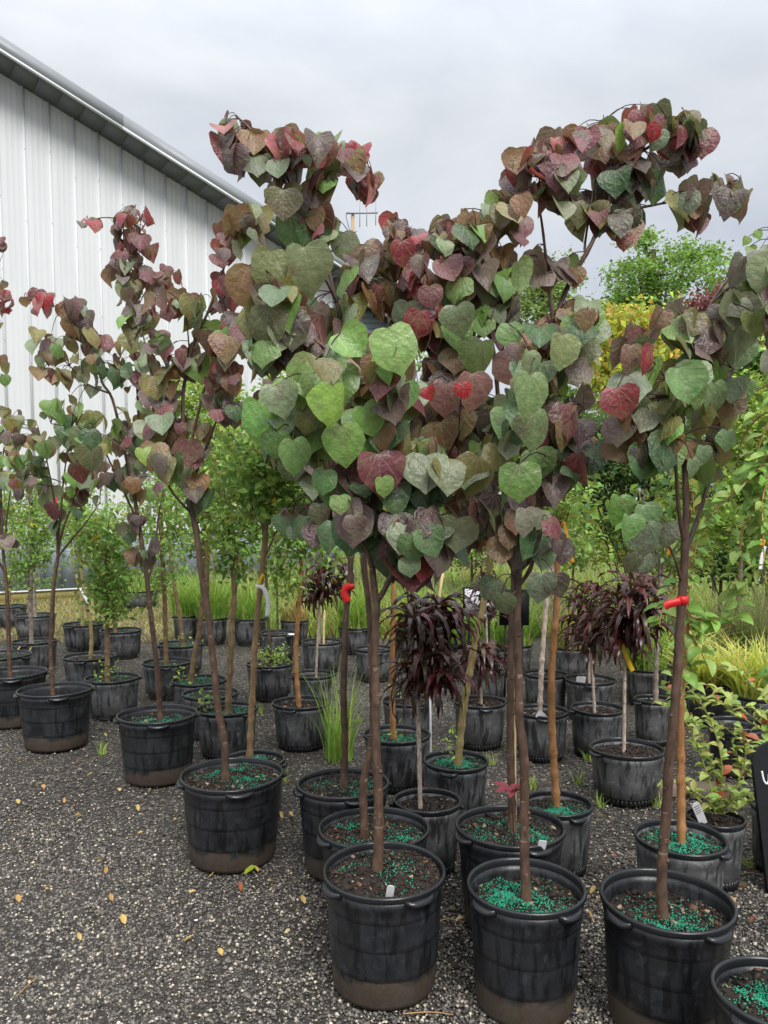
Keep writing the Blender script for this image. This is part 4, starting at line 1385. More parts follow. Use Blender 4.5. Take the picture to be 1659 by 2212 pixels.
rb("redbud with few leaves in the wide-rimmed black pot with gold leaf on its soil",
   (1441, 1938, 300), dict(drop=0.065, fert=0.7),
   trunk=[(1432, 1975), (1430, 1870), (1440, 1750), (1445, 1650), (1455, 1560), (1463, 1450), (1470, 1330), (1478, 1220), (1480, 1150)],
   branches=[([(1480, 1155), (1482, 1080), (1478, 980), (1474, 890), (1478, 800), (1515, 700), (1545, 640), (1582, 592)], 0.05, 0.010),
             ([(1479, 1180), (1466, 1100), (1460, 1000), (1455, 900), (1440, 820), (1400, 770)], -0.15, 0.007),
             ([(1481, 1200), (1520, 1080), (1545, 980), (1560, 880), (1590, 780)], 0.1, 0.007),
             ([(1470, 1260), (1455, 1200), (1430, 1160), (1390, 1130)], -0.1, 0.005),
             ([(1500, 730), (1480, 690), (1470, 670)], 0.0, 0.004), ([(1545, 640), (1600, 600), (1640, 590)], 0.0, 0.004)],
   clumps=[(1375, 755, 40, 26, 6, 'mix'), (1400, 830, 50, 42, 9, 'green'), (1350, 890, 40, 40, 7, 'mix'), (1420, 900, 46, 40, 9, 'green'), (1470, 700, 36, 32, 6, 'grey'), (1510, 740, 44, 30, 7, 'grey'), (1520, 800, 52, 32, 9, 'green'), (1560, 840, 46, 42, 9, 'green'),
           (1570, 640, 36, 32, 6, 'grey'), (1620, 600, 36, 32, 7, 'grey'), (1540, 910, 42, 42, 7, 'green'), (1440, 980, 42, 42, 7, 'green'), (1520, 990, 40, 46, 7, 'green'), (1580, 720, 40, 36, 6, 'grey'), (1370, 970, 45, 40, 6, 'dark')],
   heroes=[(1477, 830, 78, (0.20, 0.34, 0.14), 0.35, 0.15), (1548, 860, 74, (0.20, 0.30, 0.13), 0.2, 0.12), (1405, 775, 56, (0.30, 0.03, 0.05), 0.1, 0.12), (1365, 775, 56, (0.22, 0.13, 0.10), 0.1, 0.12), (1340, 868, 60, (0.26, 0.05, 0.06), 0.2, 0.15), (1500, 845, 50, (0.19, 0.30, 0.10), 0.1, 0.15),
           (1338, 1102, 62, (0.11, 0.25, 0.05), 0.0, 0.2), (1398, 1120, 60, (0.15, 0.26, 0.11), 0.2, 0.2), (1362, 1140, 50, (0.14, 0.28, 0.08), 0.1, 0.22), (1400, 1165, 70, (0.15, 0.20, 0.13), 0.1, 0.16), (1438, 1155, 54, (0.15, 0.17, 0.12), 0.0, 0.12), (1395, 1215, 48, (0.12, 0.15, 0.10), -0.6, 0.1), (1370, 1220, 46, (0.14, 0.15, 0.09), -0.4, 0.1),
           (1555, 680, 50, (0.17, 0.14, 0.15), 0.1, 0.1), (1600, 582, 60, (0.17, 0.165, 0.16), -0.2, 0.1), (1648, 570, 70, (0.20, 0.22, 0.17), 0.3, 0.1), (1495, 700, 62, (0.20, 0.18, 0.10), -0.5, 0.1), (1425, 690, 46, (0.22, 0.13, 0.08), -0.3, 0.1), (1630, 700, 60, (0.18, 0.24, 0.07), 0.1, 0.1),
           (1500, 1010, 40, (0.17, 0.27, 0.13), 0.3, 0.15), (1520, 985, 44, (0.18, 0.28, 0.15), 0.0, 0.15), (1575, 950, 44, (0.17, 0.29, 0.13), 0.1, 0.15)], r0=0.0155, size=0.085)

rb("redbud in black pot against the wide-rimmed pot, soil dense with green pellets",
   (1688, 2140, 300), dict(drop=0.035, fert=1.5),
   trunk=[(1690, 2150), (1700, 1900), (1712, 1600), (1705, 1300), (1690, 1100)],
   branches=[([(1690, 1110), (1680, 900), (1655, 700), (1642, 690), (1660, 610), (1680, 500)], 0.9, 0.011),
             ([(1690, 1000), (1740, 850), (1800, 700)], 0.3, 0.008)],
   clumps=[(1700, 620, 40, 60, 10, 'grey'), (1720, 760, 50, 60, 12, 'mix'), (1760, 880, 60, 60, 12, 'green')],
   heroes=[(1612, 520, 30, (0.22, 0.36, 0.08), -0.4, -0.55), (1640, 505, 32, (0.22, 0.38, 0.08), 0.4, -0.55), (1622, 540, 30, (0.24, 0.40, 0.09), 0.1, -0.55), (1650, 540, 30, (0.24, 0.36, 0.08), 0.5, -0.55)], r0=0.015, size=0.08)

# ------------------------------------------------------------------ small-leaved trees
def leaf_cloud(C, S, tip, nrm, col, fold=0.3, w=0.29):
    """rhombic folded leaves: arrays (n,3),(n,),(n,3),(n,3),(n,3)"""
    y = tip / (np.linalg.norm(tip, axis=1, keepdims=True) + 1e-9)
    z = nrm - y * (nrm * y).sum(1, keepdims=True)
    z /= np.linalg.norm(z, axis=1, keepdims=True) + 1e-9
    x = np.cross(y, z)
    S = S[:, None]
    V = np.stack([C,
                  C + S * (0.42 * y - w * x + fold * w * z),
                  C + S * (1.0 * y - 0.08 * z),
                  C + S * (0.42 * y + w * x + fold * w * z),
                  C + S * 0.5 * y], 1)
    n = len(C)
    f = np.array([[0, 4, 1], [1, 4, 2], [0, 3, 4], [3, 2, 4]])
    Fc = (f[None] + (np.arange(n) * 5)[:, None, None]).reshape(-1, 3)
    return V.reshape(-1, 3), Fc, np.repeat(col, 5, axis=0)


def colours(n, pals):
    """pals: [(rgb, weight)]"""
    w = np.array([p[1] for p in pals], dtype=float)
    k = NR.choice(len(pals), n, p=w / w.sum())
    c = np.array([p[0] for p in pals])[k]
    return 1.25 * c * NR.uniform(0.72, 1.28, (n, 1)) * NR.uniform(0.93, 1.07, (n, 3))


FRESH = [((0.16, 0.30, 0.06), .4), ((0.22, 0.36, 0.08), .3), ((0.10, 0.20, 0.05), .2), ((0.30, 0.34, 0.08), .1)]
FRESHD = [((0.10, 0.21, 0.05), .45), ((0.15, 0.28, 0.06), .35), ((0.06, 0.13, 0.035), .2)]
YELLOW = [((0.40, 0.44, 0.06), .45), ((0.30, 0.42, 0.07), .3), ((0.50, 0.45, 0.08), .15), ((0.48, 0.24, 0.10), .1)]
LIMEY = [((0.26, 0.40, 0.07), .4), ((0.34, 0.42, 0.09), .3), ((0.16, 0.30, 0.06), .3)]
DARKG = [((0.035, 0.085, 0.025), .5), ((0.06, 0.13, 0.03), .35), ((0.10, 0.19, 0.04), .15)]
MAPLE = [((0.12, 0.25, 0.045), .45), ((0.19, 0.35, 0.07), .35), ((0.06, 0.14, 0.03), .2)]
REDM = [((0.14, 0.035, 0.045), .6), ((0.20, 0.06, 0.06), .3), ((0.08, 0.03, 0.03), .1)]


def crown_mesh(name, base, D, clumps, size, pals, hang=0.6, dscale=1.0, sub=26, deep=None):
    """clumps (x,y,rx,ry,n) in pixels at depth D; leaves gather in sprays"""
    allC = []
    for (x, y, rx, ry, n) in clumps:
        k = max(2, n // sub)
        a = NR.uniform(0, 6.283, k)
        q = np.sqrt(NR.uniform(0, 1, k))
        cx, cy = x + np.cos(a) * q * rx, y + np.sin(a) * q * ry
        rd = min(rx, 3 * ry) * D / F_ * dscale
        cd = D + np.clip(NR.normal(0, 0.5, k), -1, 1) * (deep if deep else rd)
        m = n // k + 1
        for j in range(k):
            dx, dz = ray_np(cx[j], cy[j])
            c = np.array([dx * cd[j], cd[j], EYE + dz * cd[j]])
            L = size * NR.uniform(2.0, 4.5)
            d = NR.normal(0, 1, 3); d[2] = abs(d[2]) * 0.4 - hang
            d /= np.linalg.norm(d)
            t = NR.uniform(-1, 1, (m, 1))
            allC.append(c + d * t * L + NR.normal(0, size * 0.7, (m, 3)))
    C = np.concatenate(allC)
    n = len(C)
    tip = NR.normal(0, 1, (n, 3)); tip[:, 2] = tip[:, 2] * 0.5 - hang
    nrm = NR.normal(0, 0.6, (n, 3)); nrm[:, 2] += 0.9
    S = size * NR.uniform(0.6, 1.25, n)
    V, Fc, cc = leaf_cloud(C - np.array(base), S, tip, nrm, colours(n, pals))
    return mesh_np(name, V, Fc, M_FOL, False, cc)


GT = "grey-potted tan-stemmed trees in the second rows"


def sapling(label, pot, trunk, clumps, bark_m=None, r=0.02, h=0.30, fert=0.6, pals=FRESH, size=0.05, style='grey', group=GT, name="potted_tree", twigs=9, sprig=None, trunks=()):
    cx, cy, w = pot
    root, D, zs = pot_thing(name, label, "potted tree", group, cx, cy, w, style, h, 0.035, fert)
    rr = random.Random(int(cx * 3 + cy))
    base = Vector(root.location)
    bark_m = bark_m or M_BARK_TAN
    tops = []
    for tk in (trunk,) + tuple(trunks):
        tw = [P(x, y, D) for x, y in tk]
        tw[0].z = zs - 0.02
        tw = resample(smooth_path(tw, 4), 0.014)
        rad = knobby(tw, r, r * 0.7, rr, 0.09, 0.26)
        rad[0] *= 1.35
        rad[1] *= 1.15
        V, Fq = tube_arrays([p - base for p in tw], rad, 9)
        add("trunk", mesh_np("trunk", V, Fq, bark_m), root)
        tops.append(tw)
    if clumps:
        tw = tops[0]
        for q in range(twigs):
            c = clumps[q % len(clumps)]
            a = rr.uniform(0, 6.28)
            e = P(c[0] + math.cos(a) * c[2] * 0.85, c[1] + math.sin(a) * c[3] * 0.85, D + rr.uniform(-0.25, 0.25))
            s = tw[int(len(tw) * rr.uniform(0.72, 0.99))]
            mid = s.lerp(e, 0.5) + Vector((0, 0, 0.12))
            pw = smooth_path([s - base, mid - base, e - base], 4)
            V, Fq = tube_arrays(pw, np.linspace(0.006, 0.0018, len(pw)), 5)
            add("branch", mesh_np("branch", V, Fq, bark_m), root)
        o = add("crown", crown_mesh("crown", base, D, [(a, b, c, d, int(e * 1.9)) for a, b, c, d, e in clumps], size, pals), root, kind="stuff")
    if sprig:
        o = add("basal_shoots", crown_mesh("basal_shoots", base, D, [sprig], 0.03, LIMEY, -0.5, 1.0, 8, 0.05), root, kind="stuff")
    return root, D


S_ = sapling
S_("tan-stemmed tree with leafy shoots at its base behind the muddy-footed pot", (242, 1462, 118), [(232, 1468), (232, 1400), (231, 1340), (230, 1260), (228, 1170)],
   [(232, 1270, 34, 70, 420), (222, 1160, 55, 55, 420), (255, 1215, 30, 60, 220)], sprig=(235, 1448, 34, 14, 60))
S_("orange-stemmed tree bending at its foot, white tag tied below the crown", (193, 1416, 112), [(195, 1420), (197, 1362), (181, 1272), (171, 1182), (165, 1110)],
   [(165, 1110, 50, 45, 360), (195, 1190, 30, 40, 150)], M_BARK_YELLOW, 0.017, fert=0)
S_("thin pale-stemmed tree in grey pot nearest the shed kick board, no pellets", (180, 1346, 88), [(178, 1350), (174, 1290), (162, 1230), (155, 1189), (150, 1110)],
   [(150, 1120, 45, 50, 320)], M_BARK_YELLOW, 0.018, fert=0)
S_("leafy tree with foliage down to its soil by the straw verge", (261, 1360, 92), [(249, 1362), (246, 1290), (249, 1218), (246, 1130)],
   [(246, 1240, 36, 80, 520), (250, 1130, 55, 60, 420)], r=0.022)
S_("pale tan tree with yellow tie near its top and leafy sprays", (75, 1383, 95), [(68, 1389), (66, 1300), (68, 1200), (68, 1135), (68, 1060)],
   [(62, 1170, 46, 70, 520), (72, 1080, 60, 55, 420), (45, 1230, 24, 50, 150)], M_BARK_GREY, 0.021)
S_("pale tan tree behind the one with the yellow tie", (76, 1327, 87), [(76, 1331), (74, 1270), (72, 1200), (70, 1120)],
   [(90, 1110, 50, 60, 350), (98, 1220, 20, 60, 130)], M_BARK_GREY, 0.022)
S_("small leafy tree in black-rimmed pot close to the shed base", (22, 1308, 72), [(20, 1312), (22, 1210), (24, 1110)], [(25, 1140, 42, 70, 380), (30, 1250, 22, 36, 90)], r=0.018)
S_("tree in pot with two yellow leaves lying on its green pellets", (-2, 1413, 132), [(-9, 1418), (-12, 1300), (-14, 1150)], [(-5, 1110, 44, 60, 300)], r=0.02)
S_("straight tan tree rising from a grey pot between two redbud trunks", (361, 1428, 108), [(359, 1438), (357, 1350), (355, 1265), (350, 1180), (346, 1090)],
   [(345, 1120, 55, 75, 500), (360, 1230, 24, 50, 120)])
S_("tan tree leaning left in grey pot with weeds round its stem", (391, 1389, 101), [(395, 1394), (388, 1330), (379, 1279), (368, 1200), (362, 1120)],
   [(362, 1060, 60, 60, 420), (375, 1180, 26, 50, 140)], sprig=(405, 1385, 30, 8, 40))
S_("tan tree with swollen elbow low on its stem, in the pot of bright pellets", (430, 1467, 121), [(411, 1473), (419, 1420), (429, 1373), (437, 1300), (440, 1236), (442, 1120)],
   [(440, 1050, 65, 80, 560), (440, 1160, 40, 40, 150)], fert=1.0, sprig=(405, 1455, 20, 16, 40))
S_("slim tan tree hidden partly by the wavy redbud trunk", (455, 1495, 125), [(469, 1502), (462, 1430), (449, 1330), (447, 1272), (449, 1164), (452, 1080)],
   [(455, 960, 70, 70, 520), (470, 1090, 50, 50, 200)], r=0.018, fert=1.0)
S_("brown-topped tree with a graft bend in the pot beside the wavy redbud trunk", (490, 1528, 135), [(492, 1534), (497, 1440), (501, 1362), (506, 1275), (499, 1190), (496, 1110)],
   [(510, 1110, 60, 70, 520), (520, 1000, 70, 60, 420), (505, 1210, 36, 50, 180)], fert=1.0, sprig=(440, 1515, 16, 16, 40))
S_("tall tan tree wearing a long white ribbon, its pot behind the open-gravel redbud", (548, 1638, 140), [(538, 1645), (545, 1500), (552, 1380), (563, 1261), (574, 1146), (580, 1060)],
   [(600, 980, 80, 80, 620), (560, 1080, 60, 60, 380), (640, 1080, 50, 50, 220)], r=0.0165)
S_("dark-stemmed young tree in grey pot overgrown with green weeds", (583, 1431, 104), [(585, 1434), (582, 1380), (578, 1330), (575, 1250), (572, 1180)],
   [(590, 1190, 40, 60, 180)], M_BARK_DARK, 0.014, fert=0, sprig=(583, 1422, 46, 10, 260))
S_("sparse sapling in black pot with a white disc on its rim", (601, 1365, 82), [(600, 1367), (598, 1250), (596, 1150)], [(600, 1180, 45, 80, 220), (620, 1080, 60, 50, 300)], M_BARK_DARK, 0.012, fert=0)
S_("bright orange-stemmed tree in grey pot left of the tall grass tuft", (651, 1515, 127), [(646, 1522), (640, 1450), (639, 1398), (646, 1301), (651, 1236), (648, 1160), (645, 1090)],
   [(650, 1140, 60, 70, 420), (630, 1240, 40, 50, 110), (690, 1170, 40, 40, 130)], M_BARK_ORANGE, 0.0165, fert=0)
S_("cane-staked sapling in pot with pale chips on its soil", (695, 1384, 90), [(690, 1386), (690, 1300), (688, 1200)], [(690, 1130, 60, 50, 300)], M_BARK_GREY, 0.012, fert=0)
S_("sapling in pot littered with orange bark, behind the forked redbud trunk", (808, 1399, 86), [(800, 1402), (800, 1290), (798, 1180)], [(800, 1120, 60, 60, 260)], M_BARK_ORANGE, 0.014, fert=0)
S_("orange knobby tree in pot of green pellets behind the forked redbud trunk", (857, 1583, 151), [(850, 1594), (847, 1500), (848, 1416), (850, 1350), (850, 1272), (848, 1190), (846, 1100)],
   [(850, 1100, 60, 50, 180)], M_BARK_ORANGE, 0.0165, fert=1.2, sprig=(866, 1585, 10, 10, 22))
S_("yellow-barked leaning tree in black pot heaped with green pellets", (985, 1640, 150), [(988, 1655), (998, 1560), (1010, 1480), (1028, 1380), (1045, 1300), (1057, 1236), (1066, 1160)],
   [(1070, 1110, 50, 50, 160)], M_BARK_YELLOW, 0.0185, fert=1.5, sprig=(972, 1618, 8, 28, 26))
S_("silvery-stemmed tree in grey pot holding a small white tag", (1170, 1533, 120), [(1166, 1536), (1170, 1440), (1177, 1344), (1186, 1240), (1188, 1180), (1190, 1100)],
   [(1200, 1080, 55, 70, 300), (1230, 1180, 40, 40, 120)], M_BARK_PALE, 0.017, fert=0)
S_("bushy sapling in grey pot with bare soil beside dry straw", (1179, 1453, 98), [(1192, 1455), (1194, 1380), (1196, 1270), (1198, 1180)], [(1210, 1130, 50, 50, 220)], M_BARK_PALE, 0.012, fert=0)
S_("orange-tan knobby tree in black pot, yellow tag hanging high on it", (1205, 1732, 160), [(1204, 1740), (1196, 1640), (1192, 1560), (1192, 1452), (1202, 1308), (1204, 1200), (1205, 1090)],
   [(1215, 1070, 55, 50, 200)], M_BARK_ORANGE, 0.0165, h=0.29, fert=1.0, style='grey')
S_("peeling orange-barked tree in deep pot behind the wide-rimmed redbud pot", (1470, 1805, 204), [(1473, 1822), (1471, 1700), (1470, 1560), (1472, 1480), (1480, 1380), (1482, 1300), (1484, 1150), (1486, 1060)],
   [(1490, 1060, 50, 60, 160)], M_BARK_ORANGE, 0.0155, h=0.32, fert=1.1)
S_("grey-stemmed sapling among the yellow grasses", (1411, 1508, 84), [(1417, 1510), (1418, 1420), (1422, 1330), (1428, 1230)], [(1440, 1150, 50, 60, 260)], M_BARK_GREY, 0.017, fert=0, pals=FRESHD)
S_("weedy pot of yellow sprigs behind the two-tiered dwarf peach", (880, 1510, 112), [(884, 1512), (884, 1440), (886, 1300)], [(890, 1160, 40, 40, 80)], M_BARK_DARK, 0.012, fert=0, sprig=(866, 1500, 26, 8, 40))

# ------------------------------------------------------------------ dwarf red-leaf peaches
GP = "dwarf peaches with drooping maroon leaves"


def peach(label, pot, stem, shoots, h=0.30, r=0.010, bark_m=None, lpx=70, style='grey', fert=0):
    cx, cy, w = pot
    root, D, zs = pot_thing("potted_dwarf_peach", label, "potted tree", GP, cx, cy, w, style, h, 0.035, fert)
    rr = random.Random(int(cx + cy * 5))
    base = Vector(root.location)
    tw = [P(x, y, D) for x, y in stem]
    tw[0].z = zs - 0.02
    tw = resample(smooth_path(tw, 4), 0.014)
    V, Fq = tube_arrays([p - base for p in tw], knobby(tw, r, r * 0.8, rr, 0.05, 0.2), 9)
    add("trunk", mesh_np("trunk", V, Fq, bark_m or M_BARK_PALE), root)
    leaves = []
    for (x, y, n) in shoots:
        e = P(x, y, D + rr.uniform(-0.12, 0.12))
        s = min(tw, key=lambda q: (q.x - e.x) ** 2 + (q.z - e.z + 0.08) ** 2)
        pw = smooth_path([s - base, s.lerp(e, 0.5) - base + Vector((0, 0, -0.02)), e - base], 4)
        V, Fq = tube_arrays(pw, np.linspace(0.006, 0.003, len(pw)), 6)
        add("branch", mesh_np("branch", V, Fq, M_BARK_DARK), root)
        for k in range(n):
            t = rr.random() ** 0.7
            p = pw[0].lerp(pw[-1], 0.35 + 0.65 * t) if t < 0.9 else pw[-1]
            a = k * 2.4 + rr.uniform(-0.4, 0.4)
            L = lpx * D / F_ * rr.uniform(0.95, 1.55)
            up = 0.75 - 1.1 * (1 - t) + rr.gauss(0, 0.15)
            leaves.append((p, Vector((math.cos(a), math.sin(a), up * 0.5)), L))
    cr = add("crown", (lambda m: (m.tube([tw[-1] - base, tw[-1] - base + Vector((0, 0, 0.02))], 0.004, 6), m.mesh("crown", M_BARK_DARK))[1])(MB()), root)
    for p, d, L in leaves:
        o = bpy.data.objects.new("leaf", PEACH[rr.randrange(len(PEACH))])
        COL.objects.link(o)
        o.parent = cr
        o.matrix_local = leaf_matrix(p, d, Vector((0, 0, 1)), L)
        g = rr.random()
        k = rr.uniform(0.7, 1.3)
        c = (0.044, 0.013, 0.011) if g < 0.62 else ((0.085, 0.013, 0.015) if g < 0.85 else (0.06, 0.042, 0.02))
        o.color = (c[0] * k, c[1] * k, c[2] * k, 1)


peach("two-tiered dwarf peach with maroon leaves on a white stem in bare-soil pot", (923, 1726, 156), [(908, 1735), (906, 1640), (904, 1540), (912, 1470), (925, 1400), (928, 1340)],
      [(895, 1475, 24), (930, 1458, 26), (968, 1475, 24), (915, 1425, 20), (950, 1440, 18), (885, 1335, 26), (915, 1318, 26), (950, 1308, 28), (985, 1330, 26), (935, 1345, 24), (900, 1365, 20), (970, 1365, 18)], h=0.30, r=0.0095, lpx=84)
peach("dwarf peach with one maroon tuft above a grey flute-footed pot", (1037, 1513, 117), [(1040, 1518), (1039, 1480), (1036, 1440)], [(1012, 1420, 20), (1038, 1402, 26), (1062, 1425, 24), (1030, 1440, 14)], h=0.30, lpx=62)
peach("dwarf peach with dark mop head on grey stem left of the red-ribboned redbud", (676, 1454, 99), [(682, 1462), (685, 1400), (688, 1340), (690, 1290)],
      [(662, 1265, 22), (690, 1235, 24), (718, 1225, 22), (735, 1262, 20), (705, 1285, 20), (672, 1292, 18), (745, 1225, 14)], lpx=50)
peach("maroon dwarf peach half hidden by the white framed sign", (1052, 1438, 84), [(1054, 1440), (1052, 1380), (1048, 1300)], [(1040, 1225, 16), (1060, 1250, 18), (1045, 1285, 18), (1070, 1320, 14), (1035, 1315, 12)], lpx=46)
peach("maroon dwarf peach with white tag in its shiny black pot", (1275, 1465, 112), [(1273, 1468), (1272, 1420), (1270, 1370)], [(1240, 1295, 20), (1262, 1275, 22), (1245, 1345, 18), (1275, 1350, 18), (1262, 1390, 14), (1235, 1370, 10)], lpx=58)
peach("maroon dwarf peach in grey pot with seedlings on its soil", (1290, 1527, 120), [(1285, 1534), (1281, 1470), (1278, 1410)], [(1290, 1280, 22), (1315, 1300, 22), (1300, 1345, 20), (1320, 1365, 18), (1290, 1395, 14)], lpx=64)
peach("maroon dwarf peach with yellow tag on its stem in squat grey pot", (1354, 1613, 160), [(1348, 1622), (1349, 1520), (1350, 1400)],
      [(1335, 1285, 24), (1365, 1262, 24), (1395, 1268, 24), (1420, 1295, 22), (1380, 1320, 20), (1340, 1335, 20), (1365, 1365, 20), (1330, 1375, 16), (1405, 1340, 16)], h=0.28, lpx=74)

# ------------------------------------------------------------------ right-hand leafy plants
def leafy_plant(name, label, cat, root, D, base, canes, leaf_px, pal, step, r, cane_m, seed, maxn=300, droop=0.4, xmax=5000):
    rr = random.Random(seed)
    spots = []
    first = None
    for pts, d0, d1 in canes:
        w = [P(x, y, D + d0 + (d1 - d0) * i / (len(pts) - 1)) for i, (x, y) in enumerate(pts)]
        w = resample(smooth_path(w, 4), 0.012)
        V, Fq = tube_arrays([p - base for p in w], np.linspace(r, r * 0.35, len(w)), 6)
        o = add("cane", mesh_np("cane", V, Fq, cane_m), root)
        l = 0
        for a, b in zip(w[:-1], w[1:]):
            l += (b - a).length
            if l > step:
                l = 0
                t = (b - a).normalized()
                spots.append((b, t))
    spots = [q for q in spots if (q[0].x / q[0].y) * F_ + W_ / 2 < xmax]
    rr.shuffle(spots)
    for p, t in spots[:maxn]:
        a = rr.uniform(0, 6.28)
        side = Vector((math.cos(a), math.sin(a) * 0.8, rr.uniform(-0.5, 0.3)))
        d = side + t * 0.5
        s = leaf_px * D / F_ * rr.uniform(0.6, 1.2)
        o = bpy.data.objects.new("leaf", OVATE[rr.randrange(len(OVATE))])
        COL.objects.link(o)
        o.parent = root
        o.matrix_local = leaf_matrix(p - base, d, Vector((rr.gauss(0, .4), rr.gauss(-0.3, .4), 1)), s)
        u = rr.random()
        for c, wt in pal:
            u -= wt
            if u <= 0:
                break
        k = rr.uniform(0.75, 1.25)
        o.color = (c[0] * k, c[1] * k, c[2] * k, 1)


def weeping():
    root, D, zs = pot_thing("potted_weeping_tree", "weeping tree with tan canes and fresh green leaves hanging over the peeling orange trunk", "potted tree", None, 1850, 1905, 190, 'grey', 0.30, 0.04, 0.5)
    base = Vector(root.location)
    tw = [P(1850, 1912, D), P(1852, 1500, D), P(1845, 1100, D), P(1810, 850, D)]
    tw[0].z = zs - 0.02
    tw = resample(smooth_path(tw, 5), 0.03)
    V, Fq = tube_arrays([p - base for p in tw], np.linspace(0.018, 0.010, len(tw)), 8)
    add("trunk", mesh_np("trunk", V, Fq, M_BARK_TAN), root)
    canes = [([(1810, 850), (1740, 800), (1659, 831), (1576, 876), (1531, 909), (1480, 972)], 0, -0.1),
             ([(1812, 860), (1730, 830), (1680, 870), (1659, 912), (1633, 987), (1628, 1047), (1632, 1130)], 0, 0.1),
             ([(1812, 870), (1720, 900), (1633, 1020), (1549, 1098), (1510, 1152), (1495, 1242), (1484, 1300), (1490, 1350), (1510, 1400), (1530, 1440)], 0, -0.05),
             ([(1690, 930), (1627, 1095), (1603, 1152), (1595, 1250), (1588, 1330)], 0.05, 0.1),
             ([(1690, 930), (1650, 1060), (1648, 1152), (1655, 1260)], 0.05, -0.1),
             ([(1812, 880), (1760, 1000), (1720, 1200), (1690, 1400), (1660, 1480)], 0, 0.1),
             ([(1510, 1152), (1470, 1160), (1440, 1165)], -0.02, -0.1),
             ([(1495, 1242), (1460, 1270), (1430, 1320), (1425, 1350)], 0, -0.1),
             ([(1490, 1330), (1540, 1345), (1590, 1350)], 0, 0.05),
             ([(1486, 1310), (1484, 1400), (1478, 1470), (1470, 1520)], 0, -0.05),
             ([(1700, 880), (1640, 900), (1600, 960), (1590, 1040)], 0.1, 0.2),
             ([(1730, 830), (1660, 760), (1620, 700), (1610, 640)], 0.1, 0.3)]
    leafy_plant("", "", "", root, D, base, canes, 44, [((0.24, 0.43, 0.08), .5), ((0.33, 0.47, 0.12), .3), ((0.15, 0.30, 0.06), .2)], 0.0115, 0.0046, M_CANE, 5, 300, 0.4, 1690)


weeping()


def shrub(label, pot, h, canes, leaf_px, n, seed, pal, step=0.02, style='grey', grass=False):
    root, D, zs = pot_thing("potted_shrub", label, "shrub", "leafy shrubs in pots by the handwritten board", *pot, style, h, 0.03, 0)
    base = Vector(root.location)
    leafy_plant("", "", "", root, D, base, canes, leaf_px, pal, step, 0.0035, M_CANE_GREEN, seed, n)
    return root, D


PALB = [((0.34, 0.42, 0.10), .45), ((0.24, 0.36, 0.08), .35), ((0.40, 0.40, 0.12), .15), ((0.42, 0.12, 0.05), .05)]
shrub("leaning blueberry-like shrub in ribbed grey pot with weeds and a white label", (1545, 1762, 132), 0.28,
      [([(1548, 1758), (1530, 1680), (1500, 1600), (1470, 1545), (1420, 1520)], 0, 0.1), ([(1546, 1758), (1545, 1680), (1520, 1600), (1480, 1530), (1430, 1480)], 0, 0.2),
       ([(1552, 1758), (1560, 1660), (1540, 1570), (1500, 1500), (1450, 1460)], 0, 0.1), ([(1556, 1758), (1590, 1700), (1610, 1640), (1600, 1570)], 0, -0.1),
       ([(1540, 1758), (1500, 1720), (1460, 1690), (1420, 1700)], 0, 0.0), ([(1560, 1758), (1620, 1730), (1650, 1690)], 0, 0.0), ([(1545, 1758), (1530, 1730), (1500, 1710)], 0, -0.1), ([(1560, 1758), (1580, 1730), (1600, 1715)], 0, -0.1)],
      30, 230, 3, PALB, 0.012)
shrub("spreading yellow-green shrub arching over dark pots near the handwritten board", (1740, 1640, 150), 0.28,
      [([(1735, 1640), (1659, 1575), (1600, 1530), (1560, 1495), (1500, 1470)], 0, 0.2), ([(1735, 1640), (1650, 1640), (1590, 1590), (1540, 1560), (1490, 1560)], 0, 0.1),
       ([(1735, 1640), (1690, 1560), (1640, 1500), (1600, 1450), (1560, 1440)], 0, 0.2), ([(1735, 1640), (1660, 1690), (1610, 1660), (1580, 1600)], 0, -0.1), ([(1735, 1640), (1680, 1600), (1620, 1560), (1580, 1540), (1540, 1500)], 0, 0.0),
       ([(1735, 1640), (1670, 1720), (1630, 1740), (1600, 1720)], 0, -0.1), ([(1735, 1640), (1700, 1500), (1660, 1430)], 0, 0.2), ([(1735, 1640), (1650, 1600), (1590, 1620)], 0, -0.1), ([(1735, 1640), (1640, 1540), (1550, 1520), (1470, 1500)], 0, 0.1)],
      28, 300, 9, PALB, 0.011)
pot_thing("empty_pot", "plain grey pot standing behind the black handwritten board", "pot", None, 1690, 1738, 136, 'grey', 0.28, 0.05, 0)
pot_thing("empty_pot", "dark pot under the arching yellow-green shrub", "pot", None, 1590, 1560, 120, 'black', 0.30, 0.06, 0)

# ------------------------------------------------------------------ grasses
G_GREEN = [((0.16, 0.32, 0.05), .45), ((0.24, 0.40, 0.07), .35), ((0.36, 0.40, 0.10), .2)]
G_YEL = [((0.46, 0.50, 0.10), .5), ((0.55, 0.52, 0.18), .25), ((0.28, 0.40, 0.08), .25)]
G_OLIVE = [((0.17, 0.22, 0.08), .5), ((0.26, 0.26, 0.12), .3), ((0.11, 0.17, 0.06), .2)]
G_STRAW = [((0.42, 0.32, 0.14), .5), ((0.30, 0.30, 0.10), .3), ((0.22, 0.32, 0.07), .2)]


